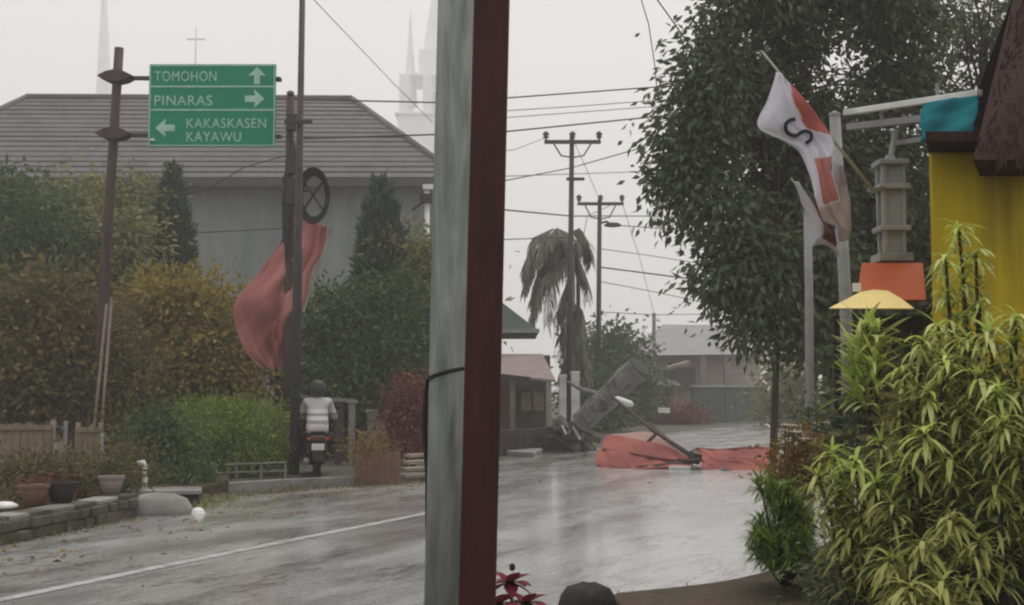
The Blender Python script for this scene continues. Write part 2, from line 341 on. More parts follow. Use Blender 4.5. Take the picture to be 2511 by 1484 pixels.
def tint_mesh(me, per, rng):
    at = me.attributes.new('tint', 'FLOAT', 'POINT'); n = len(me.vertices); k = -(-n // per)
    at.data.foreach_set('value', np.repeat(rng.uniform(0, 1, k), per)[:n].astype(np.float32))
def strips(name, mb, per, matname, parent, seed, kind=None):
    o0 = org(parent) if parent is not None else Vector((0, 0, 0))
    me = bpy.data.meshes.new(name); me.from_pydata([tuple(p - o0) for p in mb.v], [], mb.f); me.update()
    for p in me.polygons: p.use_smooth = True
    tint_mesh(me, per, np.random.default_rng(seed)); return link(name, me, FOL[matname], parent, kind)
def spiky(name, label, cat, base, spots, n, L, W, matname, seed, droop=1.3, group=None, stems=True):
    rnd = random.Random(seed); t = thing(name, base, label, cat, group); m = MB(); st = MB()
    for q in spots:
        q = Vector(q); bb = Vector(base) + (q - Vector(base)) * .15; bb.z = base[2]
        st.tube([bb, bb.lerp(q, .5) + Vector((rnd.uniform(-.05, .05), 0, 0)), q], [.014, .011, .007], 5)
        for k in range(n):
            a = rnd.uniform(0, 2 * math.pi); e = rnd.uniform(-.1, 1.2); zz = rnd.uniform(-.35, .05) * L * 1.6
            strip_leaf(m, q + Vector((0, 0, zz)), (math.cos(a) * math.cos(e), math.sin(a) * math.cos(e), math.sin(e)), (0, 0, 1), L * rnd.uniform(.6, 1.15), W * rnd.uniform(.7, 1.2), droop * rnd.uniform(.6, 1.4))
    if stems: st.build('stem', M['bark'], t, smooth=True)
    strips('foliage', m, 12, matname, t, seed); return t

# ------------------------------------------------------------------ cloth built from rows of seen points
def cloth(name, rows, parent, dye, nu=14, nv=26, wav=0.0, thick=.006, wz=0.0, crisp=0.0, crease=0.0):
    jr = random.Random(nu * 7 + nv)
    rows = [[P(*q) for q in r] for r in rows]; A = np.array([[list(p) for p in r] for r in rows]); nr, ncl = A.shape[:2]
    def cr(a, t):        # Catmull-Rom along axis 0
        n = len(a) - 1; x = t * n; i = min(int(x), n - 1); f = x - i
        p0, p1, p2, p3 = a[max(i - 1, 0)], a[i], a[i + 1], a[min(i + 2, n)]
        return .5 * (2 * p1 + (p2 - p0) * f + (2 * p0 - 5 * p1 + 4 * p2 - p3) * f * f + (3 * p1 - p0 - 3 * p2 + p3) * f ** 3)
    V = []; colr = []
    for j in range(nv + 1):
        rw = cr(A, j / nv)
        for i in range(nu + 1):
            u, v = i / nu, j / nv; p = cr(rw, u).copy()
            p[1] += wav * (math.sin(u * 9 + v * 5) + .6 * math.sin(v * 13 - u * 6) + .45 * math.sin(u * 21 - v * 9) + .3 * math.sin(u * 17 + v * 31)); p[0] += wav * .35 * math.sin(v * 19 + u * 5); p[2] += wz * (math.sin(u * 14 + v * 7) + .7 * math.sin(u * 23 - v * 17) + .5 * math.sin(v * 29 + u * 31)); p[1] -= crease * (abs(math.sin(u * 8.5 + v * 2.2)) + .6 * abs(math.sin(u * 15 - v * 5)) + .4 * abs(math.sin(v * 17 + u * 9))); p += np.array([jr.uniform(-1, 1) * crisp * 1.5, jr.uniform(-1, 1) * crisp * 3, jr.uniform(-1, 1) * crisp]); V.append(p); colr.append((*dye(u, v), 1))
    F = [(j * (nu + 1) + i, j * (nu + 1) + i + 1, (j + 1) * (nu + 1) + i + 1, (j + 1) * (nu + 1) + i) for j in range(nv) for i in range(nu)]
    o0 = np.array(org(parent)) if parent is not None else np.zeros(3)
    me = bpy.data.meshes.new(name); me.from_pydata([tuple(p - o0) for p in V], [], F); me.update()
    for p in me.polygons: p.use_smooth = crisp == 0
    ca = me.color_attributes.new('dye', 'FLOAT_COLOR', 'POINT'); ca.data.foreach_set('color', np.array(colr, np.float32).ravel())
    o = link(name, me, M['cloth'], parent); md = o.modifiers.new('thickness', 'SOLIDIFY'); md.thickness = thick
    return o

# ================================================================== THE SETTING
def sheet(name, pts, z, m):
    return tag(MB().add([(p[0], p[1], z) for p in pts], [tuple(range(len(pts)))]).build(name, m), kind='structure')
sheet('ground', [(-700, -40), (700, -40), (700, 900), (-700, 900)], 0, M['verge'])
Lft = [(-900, 1470), (-300, 1388), (0, 1338), (330, 1268), (560, 1222), (880, 1192), (1050, 1182), (1240, 1128), (1440, 1104), (1640, 1064), (1830, 1041)]
lp = [G(*q) for q in Lft]
far = [Vector((16, 60, 0)), Vector((40, 72, 0)), Vector((46, 62, 0)), Vector((16, 42, 0)), Vector((8.6, 26, 0)), Vector((5.2, 17, 0)), Vector((4.2, 11.4, 0)), Vector((3.0, 8.6, 0)), Vector((1.5, 8.1, 0)), Vector((-2.5, 7.9, 0)), Vector((-9, 6.0, 0))]
def dense_poly(name, pts, z, m):
    return sheet(name, pts, z, m)
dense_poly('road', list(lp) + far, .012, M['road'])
# worn white lane line
ln = [(-260, 1528), (0, 1476), (350, 1403), (700, 1331), (1050, 1261)]
lpnt = [G(*q) for q in ln]; b = MB()
for a, c in zip(lpnt[:-1], lpnt[1:]):
    s = (c - a).normalized().cross(Vector((0, 0, 1))) * .065
    b.quad(a - s + Vector((0, 0, .017)), a + s + Vector((0, 0, .017)), c + s + Vector((0, 0, .017)), c - s + Vector((0, 0, .017)))
tag(b.build('road_line', M['paint']), kind='structure')
# concrete kerb and pavement on the far side
kp = [G(x, y) for x, y in [(530, 1208), (700, 1196), (880, 1188), (1060, 1176)]]
b = MB()
for a, c in zip(kp[:-1], kp[1:]):
    n = Vector((-(c - a).y, (c - a).x, 0)).normalized()
    b.prism([a, c, c + n * .16, a + n * .16], (0, 0, .13))
tag(b.build('kerb', M['concrete']), kind='structure')
b = MB(); kk = [p + Vector((-.4, .25, 0)) * .4 for p in kp]
b.prism([kk[0] + Vector((0, .1, 0)), kk[-1] + Vector((0, .1, 0)), kk[-1] + Vector((-.3, 6, 0)), kk[0] + Vector((-2.5, 6, 0))], (0, 0, .09))
tag(b.build('pavement', M['verge']), kind='structure')
# soil bed at the near right
bed = [G(1500, 1486), G(1560, 1480), G(1620, 1474), G(1680, 1467), G(1740, 1459), G(1800, 1448), G(1860, 1433), G(1930, 1406), G(1975, 1385), G(2030, 1350)]
bed = [Vector((.75, 6.5, 0)), Vector((.75, 8.2, 0))] + bed + [Vector((3.6, 12.5, 0)), Vector((9, 16, 0)), Vector((9, 4, 0)), Vector((.75, 4, 0))]
tag(MB().prism([p + Vector((0, 0, -.05)) for p in bed], (0, 0, .15)).build('soil_bed', M['soil'], bevel=.04), kind='structure')
# ------------------------------------------------------------------ haze
hz = MB().box((0, 430, 60), (1500, 1000, 124)).build('haze', None)
hm = bpy.data.materials.new('rain_haze'); hm.use_nodes = True; t = hm.node_tree; t.nodes.clear()
pv = t.nodes.new('ShaderNodeVolumePrincipled'); pv.inputs['Density'].default_value = .0023; pv.inputs['Color'].default_value = (1, .995, .99, 1); pv.inputs['Anisotropy'].default_value = .2
ot = t.nodes.new('ShaderNodeOutputMaterial'); t.links.new(pv.outputs[0], ot.inputs['Volume']); hz.data.materials.append(hm); tag(hz, kind='stuff')
try: hm.volume_sampling = 'DISTANCE'
except Exception: pass

# ================================================================== BIG HALL (left)
t = thing('hall', P(380, 950, 45), 'big grey-green hall with a hipped grey tiled roof behind the trees', 'building')
t.location.z = 0; ORG[t.name].z = 0
x0, x1 = P(-340, 435, 45).x, P(1105, 435, 45).x; ze = P(0, 437, 45).z
MB().box(((x0 + x1) / 2, 53.6, ze / 2), (x1 - x0 - 1.0, 16, ze)).build('wall', M['hallwall'], t)
E0, E1 = P(-360, 437, 44.4), P(1128, 437, 44.4); R0, R1 = P(65, 241, 53), P(862, 245, 53)
NC = 17
for k in range(NC):
    f0, f1 = k / NC, (k + 1) / NC; lift = Vector((0, -.02, .045 + .012 * math.sin(k * 7.3)))
    a, b_, c, d = E0.lerp(R0, f0) + lift, E1.lerp(R1, f0) + lift, E1.lerp(R1, f1), E0.lerp(R0, f1)
    MB().prism([a, b_, c, d], (0, .05, -.11)).build('tile_course', M['rooftile'], t)
bk = [Vector((E0.x, 62, E0.z)), Vector((E1.x, 62, E1.z))]
dn = Vector((0, .02, -.12))
MB().add([E0 + dn, E1 + dn, bk[1], bk[0], R0 + dn, R1 + dn], [(1, 2, 5), (2, 3, 4, 5), (3, 0, 4), (0, 3, 2, 1)]).build('roof', M['rooftile'], t)
m = MB(); m.tube([R0 + Vector((0, 0, .06)), R1 + Vector((0, 0, .06))], .14, 8); m.tube([R1 + Vector((0, 0, .05)), E1 + Vector((0, 0, .05))], .13, 8); m.tube([R0 + Vector((0, 0, .05)), E0 + Vector((0, 0, .05))], .13, 8)
m.build('ridge_cap', M['rooftile'], t, smooth=True)
MB().beam(E0 + Vector((0, -.08, -.18)), E1 + Vector((0, -.08, -.18)), .12, .26).build('gutter', M['fascia'], t)
for wx in ():
    p = P(wx, 590, 45.6); fr = MB(); ww, hh = 1.5, 3.2
    y = 45.58
    for sx in (-1, 1): fr.box((p.x + sx * (ww / 2 + .05), y, p.z), (.1, .12, hh + .2))
    for sz in (-1, 0, 1): fr.box((p.x, y, p.z + sz * (hh / 2 + .05)), (ww - .01, .1, .1))
    wo_ = fr.build('window', M['hallwall'], t); MB().box((p.x, y + .02, p.z), (ww, .03, hh)).build('pane', M['glass'], wo_)

# ================================================================== CHURCH far behind
D = 300.0; k = D / FPX
def spire(parent, cx, ybase, ytop, hw, seg=8, d=D):
    b_ = P(cx, ybase, d); tp = P(cx, ytop, d); MB().tube([b_, b_.lerp(tp, .5), tp], [hw * d / FPX, hw * .52 * d / FPX, .05], seg).build('spire', M['white'], parent)
bx = P(1078, 950, D); t = thing('church_tower', (bx.x, bx.y, 0), 'pale church tower with belfry and spire fading into the mist', 'tower')
wv = 98 * k
def zz(y, d=D): return P(1078, y, d).z
MB().box((bx.x, bx.y, zz(300) / 2), (wv * 2, wv * 2, zz(300))).build('shaft', M['white'], t)
for sx in (-1, -.33, .33, 1):
    for sy in (-1, 1): MB().box((bx.x + sx * wv * .86, bx.y + sy * wv * .86, (zz(300) + zz(205)) / 2), (wv * .22, wv * .22, zz(205) - zz(300))).build('belfry_pier', M['white'], t)
MB().box((bx.x, bx.y, zz(200)), (wv * 1.5, wv * 1.5, .6)).build('cornice', M['white'], t)
MB().box((bx.x, bx.y, zz(300)), (wv * 2.15, wv * 2.15, .5)).build('ledge', M['white'], t)
MB().box((bx.x, bx.y, (zz(200) + zz(135)) / 2), (wv * 1.05, wv * 1.05, zz(135) - zz(200))).build('drum', M['white'], t)
spire(t, 1078, 138, -115, 44)
for sx in (-1, 1):
    spire(t, 1078 + sx * 72, 262, 25, 19, 6, D - 2)
    MB().box((bx.x + sx * 88 * k, bx.y - 3, zz(200)), (1.2, 1.2, 1.6)).build('pinnacle', M['white'], t)
bx = P(255, 950, D); t = thing('church_spire', (bx.x, bx.y, 0), 'tall slim hazy spire rising over the hall roof behind the sign pole', 'spire')
MB().box((bx.x, bx.y, zz(260) / 2), (2.2, 2.2, zz(260))).build('shaft', M['white'], t); spire(t, 255, 262, -110, 22)
bx = P(465, 950, D); t = thing('rooftop_cross', (bx.x, bx.y, 0), 'thin hazy cross standing above the hall roof and the green sign', 'cross')
MB().box((bx.x, bx.y, zz(240) / 2), (3, 3, zz(240))).build('turret', M['white'], t)
MB().box((bx.x, bx.y, (zz(240) + zz(68)) / 2), (.38, .38, zz(68) - zz(240)), taper=.45).build('upright', M['greymetal'], t)
MB().box((bx.x, bx.y, zz(97)), (46 * k, .3, .34)).build('crossbar', M['greymetal'], t)

# ================================================================== HOUSES right of the post
t = thing('old_house', (P(1200, 950, 36).x, 36, 0), 'old house with green gable and pink sheet roof left of the palm', 'house')
def zP(x, y, d): return P(x, y, d).z
xa, xb = P(1090, 900, 36).x, P(1350, 900, 36).x
MB().box(((xa + xb) / 2, 39, zP(0, 870, 36) / 2), (xb - xa, 5, zP(0, 870, 36))).build('wall', M['dkwall'], t)
g = [P(1040, 812, 36), P(1322, 812, 36), P(1222, 735, 36)]
MB().prism(g, (0, 6, 0)).build('gable', M['greenroof'], t)
MB().beam(g[0] + Vector((0, -.1, 0)), g[1] + Vector((0, -.1, 0)), .2, .12).build('fascia', M['hallwall'], t)
MB().prism([P(1090, 868, 35.6), P(1330, 868, 35.6), P(1362, 932, 33.2), P(1090, 905, 33.2)], (0, 0, -.06)).build('porch_roof', M['pinkroof'], t)
MB().beam(P(1090, 907, 33.1), P(1300, 930, 33.1), .1, .12).build('porch_beam', M['darkmetal'], t)
for px in (1256, 1345):
    p = P(px, 930, 33.3); MB().box((p.x, p.y, p.z / 2), (.14, .14, p.z)).build('porch_post', M['bamboo' if px == 1256 else 'concrete'], t)
rnd = random.Random(3)
x = P(1225, 1000, 34).x
for q in range(12):
    p = P(1228 + q * 10.5, 1000, 34); h = zP(0, 945, 34) if q not in (3, 8) else zP(0, 985, 34)
    MB().box((p.x, 34.1 + rnd.uniform(-.02, .02), h / 2), (.112, .04, h + rnd.uniform(-.06, .06))).build('board', M['timber'], t)
for wx in (1290, 1320):
    p = P(wx, 985, 33.95); MB().box(p, (.28, .05, .5)).build('shutter', M['bamboo'], t)

t = thing('low_wall', (P(1300, 950, 31.5).x, 31.5, 0), 'low dark wall in front of the old house by the road', 'wall')
a, c = G(1225, 1118), G(1425, 1100)
for j in range(3):
    for q in range(14):
        f = (q + (j % 2) * .5) / 14; p = a.lerp(c, min(f, .97)) + Vector((0, 0, .1 + .2 * j))
        MB().box(p, (.17, .2, .19), (0, 0, rnd.uniform(-.05, .05))).build('block', M['stone'], t)
t = thing('pale_slab', G(1275, 1122), 'pale broken slab lying at the foot of the low wall', 'slab')
MB().prism([G(1240, 1118), G(1310, 1122), G(1330, 1112), G(1260, 1108)], (0, 0, .12)).build('top', M['concrete'], t, bevel=.02)

for i, (gx, gw, y0) in enumerate(((1379, 9, 925), (1410, 10, 917))):
    p = P(gx, 1000, 37.5); h = zP(gx, y0, 37.5); o = thing('gate_pillar', (p.x, p.y, 0), ('slimmer white gate pillar left of the pole under the palm', 'wider white gate pillar right of the pole under the palm')[i], 'pillar', 'white gate pillars under the palm')
    MB().box((p.x, p.y, h / 2), (gw * 2 * 37.5 / FPX, .25, h)).build('shaft', M['whitepaint'], o, bevel=.01); MB().box((p.x, p.y, h + .04), (gw * 2.3 * 37.5 / FPX, .3, .08)).build('cap', M['whitepaint'], o)

# far right house
t = thing('far_house', (P(1680, 950, 62).x, 64, 0), 'misty pink house with a grey-lilac roof at the road bend', 'house')
xa, xb = P(1585, 900, 62).x, P(1875, 900, 62).x; h = zP(0, 868, 62)
MB().box(((xa + xb) / 2, 67, h / 2), (xb - xa, 8, h)).build('wall', M['pinkwall'], t)
ra, rb, rc, rd = P(1555, 872, 61.5), P(1890, 868, 61.5), P(1860, 798, 66), P(1625, 796, 66)
MB().add([ra, rb, rc, rd, ra + Vector((0, 9, 0)), rb + Vector((0, 9, 0))], [(0, 1, 2, 3), (1, 5, 2), (5, 4, 3, 2), (4, 0, 3), (0, 4, 5, 1)]).build('roof', M['lilacroof'], t)
MB().prism([P(1640, 900, 60), P(1692, 885, 60), P(1692, 893, 60), P(1640, 908, 60)], (0, 1.5, .05)).build('awning', M['pinkroof'], t)
MB().box(P(1665, 925, 62.0), (1.6, .3, 1.0)).build('window', M['dkwall'], t)
MB().box(P(1810, 912, 61.9), (1.9, .2, .12)).build('lintel', M['lilacroof'], t)
for px in (1722, 1782): 
    p = P(px, 900, 61.8); MB().box((p.x, p.y, h / 2), (.3, .3, h)).build('pier', M['pinkroof'], t)

t = thing('green_wall', (P(1780, 950, 57).x, 57, 0), 'long dark green panel wall along the far bend of the road', 'wall')
a, c = P(1695, 1000, 55), P(1875, 1000, 60); h = zP(0, 945, 57)
for q in range(7):
    p0, p1 = a.lerp(c, q / 7), a.lerp(c, (q + 1) / 7 - .008); p0.z = p1.z = h / 2
    MB().beam(p0, p1, .12, h + (.12 if q % 3 == 0 else 0)).build('panel', M['greenwall'], t)
MB().beam(Vector((a.x, a.y - .1, h * .98)), Vector((c.x, c.y - .1, h * .98)), .2, .1).build('rail', M['greymetal'], t)
p = P(1610, 980, 56); t = thing('roadside_kiosk', (p.x, p.y, 0), 'pale yellow-green roadside kiosk with a brown roof before the far house', 'kiosk')
h = zP(0, 950, 56); MB().box((p.x, p.y, h / 2), (1.35, 1.2, h)).build('wall', M['bamboo'], t); MB().box((p.x - .1, p.y - .62, h * .55), (.85, .06, h * .75)).build('hatch', M['paletimber'], t)
MB().prism([(p.x - .95, p.y - .9, h), (p.x + 1.0, p.y - .9, h), (p.x + .9, p.y + .9, h + .3), (p.x - .9, p.y + .9, h + .3)], (0, 0, .08)).build('roof', M['timber'], t)
p = P(1490, 1030, 47); t = thing('utility_cabinet', (p.x, p.y, 0), 'pale grey roadside cabinet behind the fallen trunk', 'cabinet')
MB().box((p.x, p.y, .75), (.75, .5, 1.5)).build('body', M['greymetal'], t, bevel=.02); MB().box((p.x, p.y - .26, .78), (.6, .03, 1.2)).build('door', M['concrete'], t); MB().box((p.x, p.y, 1.53), (.85, .6, .06)).build('lid', M['greymetal'], t)

# roadside board by the kiosk
p = P(1628, 1045, 53); t = thing('roadside_board', (p.x, p.y, 0), 'small white board on a short post before the misty far house', 'sign board')
MB().box((p.x, p.y, .62), (.5, .05, .22), (0, .05, 0)).build('board', M['bowl'], t, bevel=.01); MB().box((p.x, p.y + .05, .35), (.08, .06, .7)).build('post', M['darkmetal'], t)

# ================================================================== UTILITY POLES, far
def util_pole(name, label, x, ytop, ybase, d, yarm, armx, lean, r, lamp=None, low=None):
    b_ = P(x + lean, ybase, d); b_.z = 0; tp = P(x, ytop, d); t = thing(name, b_, label, 'utility pole', 'crossarm utility poles down the road')
    MB().tube([b_, b_.lerp(tp, .5), tp], [r, r * .85, r * .7], 10).build('pole', M['darkmetal'], t, smooth=True)
    a, c = P(armx[0], yarm, d), P(armx[1], yarm, d); MB().beam(a + Vector((0, -.1, 0)), c + Vector((0, -.1, 0)), .1, .11).build('crossarm', M['darkmetal'], t)
    mid = (armx[0] + armx[1]) / 2
    for sx in (armx[0] + 4, mid, armx[1] - 4):
        q = P(sx, yarm, d) + Vector((0, -.1, 0)); MB().lathe([(.03, 0), (.03, .1), (.1, .14), (.06, .19), (.115, .24), (.05, .32), (.02, .34)], q, 10).build('insulator', M['insul'], t, smooth=True)
    for s in (-1, 1):
        e = P(mid + s * (armx[1] - armx[0]) * .33, yarm + 3, d); f = P(mid + s * 3, yarm + 36, d); md = P(mid + s * (armx[1] - armx[0]) * .2, yarm + 32, d)
        MB().tube([e, md, f], .025, 6).build('brace', M['darkmetal'], t)
    if low: MB().beam(P(low[0], low[2], d) + Vector((0, -.12, 0)), P(low[1], low[2], d) + Vector((0, -.12, 0)), .07, .09).build('lower_arm', M['darkmetal'], t)
    if lamp:
        q = P(x, lamp[2], d); e = P(lamp[0], lamp[1], d); MB().tube([q, q.lerp(e, .5) + Vector((0, 0, .1)), e], .04, 6).build('lamp_arm', M['darkmetal'], t)
        MB().lathe([(.02, .1), (.1, .08), (.15, 0), (.13, -.06), (.02, -.09)], e, 10, rx=2.2).build('lamp_head', M['darkmetal'], t, smooth=True)
    return t
util_pole('utility_pole', 'taller crossarm utility pole standing behind the palm', 1402, 330, 1085, 38, 350, (1334, 1472), -8, .105, low=(1388, 1432, 441))
util_pole('utility_pole', 'shorter crossarm utility pole with a street lamp right of the palm', 1470, 488, 1062, 45, 501, (1415, 1528), -5, .11, lamp=(1502, 552, 548))
b_ = P(1604, 1030, 60); b_.z = 0; t = thing('thin_pole', b_, 'thin misty pole standing before the far house roof', 'pole'); MB().tube([b_, P(1603, 768, 60)], .09, 8).build('shaft', M['greymetal'], t)
b_ = P(1418, 1080, 40); b_.z = 0; t = thing('thin_pole', b_, 'thin dark pole close beside the palm trunk', 'pole'); MB().tube([b_, P(1417, 640, 40)], .07, 8).build('shaft', M['darkmetal'], t)

# ================================================================== PALM
b_ = P(1398, 1080, 39); b_.z = 0; top = P(1400, 610, 39); t = thing('palm_tree', b_, 'grey-green wind-blown palm with a hanging skirt of dead fronds', 'palm')
MB().tube([b_, b_.lerp(top, .3) + Vector((.06, 0, 0)), b_.lerp(top, .7), top], [.2, .16, .14, .12], 10).build('trunk', M['trunkgrey'], t, smooth=True)
rnd = random.Random(11)
def frond(m, pts, ll, n=26, wid=.05):
    pts = [Vector(p) for p in pts]
    for i in range(n):
        f = .08 + .92 * i / n; x = f * (len(pts) - 1); k_ = min(int(x), len(pts) - 2); p = pts[k_].lerp(pts[k_ + 1], x - k_); tg = (pts[k_ + 1] - pts[k_]).normalized()
        for s in (-1, 1):
            sd_ = tg.cross(Vector((0, 0, 1))); sd_ = sd_.normalized() if sd_.length > .05 else Vector((1, 0, 0))
            strip_leaf(m, p, tg * .6 + sd_ * s * .7 + Vector((rnd.uniform(-.2, .2), rnd.uniform(-.2, .2), -.3)), (0, 0, 1), ll * (1 - .5 * f) * rnd.uniform(.7, 1.2), wid, 1.6, seg=3)
fr = [[(1400, 608), (1355, 562), (1305, 585), (1281, 672)], [(1400, 606), (1345, 585), (1296, 635), (1283, 715)], [(1400, 612), (1350, 650), (1312, 720), (1300, 800)], [(1400, 606), (1390, 572), (1365, 560), (1338, 590)], [(1400, 612), (1352, 625), (1318, 668), (1300, 740)], [(1402, 612), (1420, 590), (1440, 600), (1450, 640)], [(1400, 610), (1375, 600), (1350, 620), (1335, 690)],
      [(1400, 610), (1375, 575), (1350, 590), (1335, 640)], [(1400, 605), (1355, 600), (1310, 640), (1290, 705)], [(1400, 610), (1425, 580), (1440, 600), (1446, 640)],
      [(1400, 610), (1380, 640), (1325, 690), (1305, 790)], [(1402, 612), (1420, 640), (1440, 690), (1440, 740)], [(1398, 612), (1360, 660), (1345, 730), (1340, 800)],
      [(1400, 610), (1400, 570), (1420, 560), (1440, 590)], [(1400, 615), (1405, 660), (1380, 720), (1372, 800)], [(1400, 606), (1345, 585), (1305, 600), (1285, 650)],
      [(1402, 606), (1370, 600), (1340, 650), (1318, 745)], [(1400, 610), (1380, 585), (1340, 590), (1305, 655)]]
for q in fr:
    dz = rnd.uniform(-1.0, .8); pts = [P(x, y, 39 + dz * i / 3) for i, (x, y) in enumerate(q)]; m = MB(); frond(m, pts, .95, 34, .075)
    o = strips('frond', m, 8, 'palm', t, rnd.randint(0, 999)); MB().tube(pts, [.04, .03, .02, .01], 5).build('rib', M['trunkgrey'], o)
m = MB()
for q in range(62):
    a = rnd.uniform(0, 6.28); r0 = rnd.uniform(.1, .6); p0 = P(1400 + rnd.uniform(-12, 18), rnd.uniform(730, 890), 39); p1 = p0 + Vector((math.cos(a) * r0, math.sin(a) * r0, -rnd.uniform(.8, 1.6))); frond(m, [p0, p0.lerp(p1, .4) + Vector((math.cos(a) * .2, 0, .1)), p1], .62, 14, .06)
strips('dead_fronds', m, 8, 'palm', t, 5, 'stuff')

tree('maroon_shrub', 'dusky maroon shrub at the foot of the far kiosk and green wall', 'shrub', (1675, 1055), 54, [(1672, 1025, 54, 40, 25), (1700, 1030, 54, 28, 24), (1640, 1030, 54.3, 25, 18)], 2600, .16, .08, 'redleaf', .06, seed=30, clump=14)
# distant greenery right of the palm
tree('broadleaf_tree', 'rounded green tree between the palm and the far house', 'tree', (1510, 1050), 54, [(1505, 850, 54, 48, 42), (1480, 900, 54, 40, 45), (1540, 905, 54, 35, 40), (1480, 960, 53, 45, 50), (1540, 970, 54, 40, 45)], 6500, .3, .14, 'green', .16, seed=31, clump=20)
tree('broadleaf_tree', 'dark bush-like tree behind the fallen grey trunk', 'tree', (1450, 1060), 44, [(1450, 960, 44, 40, 50), (1440, 1010, 44, 45, 45), (1500, 1005, 46, 45, 40)], 3500, .22, .1, 'green', .1, seed=32, clump=20)
tree('broadleaf_tree', 'pale green tree behind the tree trunk at the road bend', 'tree', (1905, 1050), 50, [(1925, 930, 50, 45, 50), (1950, 1000, 50, 50, 50), (1900, 990, 50, 30, 45)], 3500, .25, .12, 'olive', .12, seed=33, clump=20)

# ================================================================== DEBRIS: trunk, tent, heap
d = 30.0
a, c = P(1425, 1035, d), P(1568, 900, 29.0)
t = thing('toppled_tree', (a.x, a.y, 0), 'thick grey trunk tilted up from the debris beside the red tent', 'trunk')
rnd = random.Random(4); rr = 29 * d / FPX
pts = [a.lerp(c, q / 9) + Vector((rnd.uniform(-.02, .02), 0, rnd.uniform(-.02, .02))) for q in range(10)]
MB().tube(pts, [rr * v for v in (.95, .97, .98, .98, 1.0, .99, 1.02, 1.02, 1.03, 1.02)], 16).build('bark', M['trunkgrey'], t)
dd_ = (c - a).normalized(); MB().tube([c + dd_ * .002, c + dd_ * .03], [rr * 1.0, rr * .93], 16).build('cut_end', M['dkwall'], t)
mid = a.lerp(c, .42); MB().tube([mid + Vector((.1, -.3, .1)), mid + Vector((.4, -.35, .3)), mid + Vector((.75, -.4, .2))], [.09, .07, .03], 8).build('branch_stub', M['trunkgrey'], t)
MB().tube([mid + Vector((-.1, .1, .1)), mid + Vector((-.6, .1, .25)), mid + Vector((-.95, .0, .45))], [.07, .05, .02], 8).build('branch_stub', M['trunkgrey'], t)
t = thing('lamp_tube', P(1530, 987, 28.4), 'white oblong lamp cover lying against the fallen trunk', 'lamp')
a, c = P(1505, 978, 28.4), P(1553, 993, 28.2); MB().tube([a, a.lerp(c, .15), a.lerp(c, .85), c], [.04, .085, .075, .02], 10).build('cover', M['bowl'], t, smooth=True); MB().tube([a.lerp(c, .0) + Vector((-.05, .05, .06)), c + Vector((.1, .05, .1))], .03, 8).build('bracket', M['darkmetal'], t)

t = thing('debris_heap', G(1400, 1108), 'dark heap of broken timber and rubble at the roadside under the trunk', 'debris')
for q in range(46):
    p = P(rnd.gauss(1400, 26), 1090, rnd.uniform(30.2, 32.6)); hh = abs(rnd.gauss(.28, .22)); L = rnd.uniform(.25, .8)
    MB().box((p.x, p.y, hh * .8 + .08), (L, rnd.uniform(.08, .25), rnd.uniform(.05, .18)), (rnd.uniform(-.7, .7), rnd.uniform(-.7, .7), rnd.uniform(0, 3.1))).build('plank' if q % 3 else 'chunk', M['timber' if q % 4 else 'dkwall'], t)
for q, (xx, yy) in enumerate(((1378, 1055), (1405, 1058), (1412, 1068), (1432, 1085), (1428, 1075))):
    MB().beam(P(xx, yy - 12, 30), P(xx + 10, yy + 10, 30), .11, .05).build('white_board', M['whitepaint'] if q < 3 else M['concrete'], t)

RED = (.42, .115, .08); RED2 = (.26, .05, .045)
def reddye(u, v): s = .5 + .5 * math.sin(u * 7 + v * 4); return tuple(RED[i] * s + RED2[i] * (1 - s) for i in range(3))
t = thing('fallen_canopy', G(1590, 1140), 'collapsed faded red canopy lying across the wet road with bent poles', 'canopy')
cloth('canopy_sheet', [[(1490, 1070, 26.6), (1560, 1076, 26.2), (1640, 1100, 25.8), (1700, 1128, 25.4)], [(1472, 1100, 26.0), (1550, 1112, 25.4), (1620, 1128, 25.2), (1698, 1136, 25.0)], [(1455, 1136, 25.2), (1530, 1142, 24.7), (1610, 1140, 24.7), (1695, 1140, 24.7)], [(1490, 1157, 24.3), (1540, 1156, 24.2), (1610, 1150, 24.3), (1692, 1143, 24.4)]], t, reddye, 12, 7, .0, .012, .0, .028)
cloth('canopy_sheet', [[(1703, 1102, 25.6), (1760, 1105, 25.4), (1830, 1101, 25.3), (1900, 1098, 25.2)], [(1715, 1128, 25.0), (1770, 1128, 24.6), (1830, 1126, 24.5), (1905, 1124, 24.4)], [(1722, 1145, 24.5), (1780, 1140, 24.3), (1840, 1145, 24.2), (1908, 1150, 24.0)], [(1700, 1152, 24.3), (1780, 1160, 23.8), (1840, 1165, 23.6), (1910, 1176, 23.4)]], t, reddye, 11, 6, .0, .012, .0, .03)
cloth('canopy_flap', [[(1495, 1068, 26.8), (1580, 1060, 27.2), (1640, 1072, 26.8)], [(1540, 1080, 26.6), (1600, 1088, 26.4), (1660, 1105, 26.0)], [(1580, 1094, 26.2), (1630, 1104, 26.0), (1692, 1126, 25.6)]], t, lambda u, v: (.5, .3, .27), 8, 5, .0, .012, .0, .02)
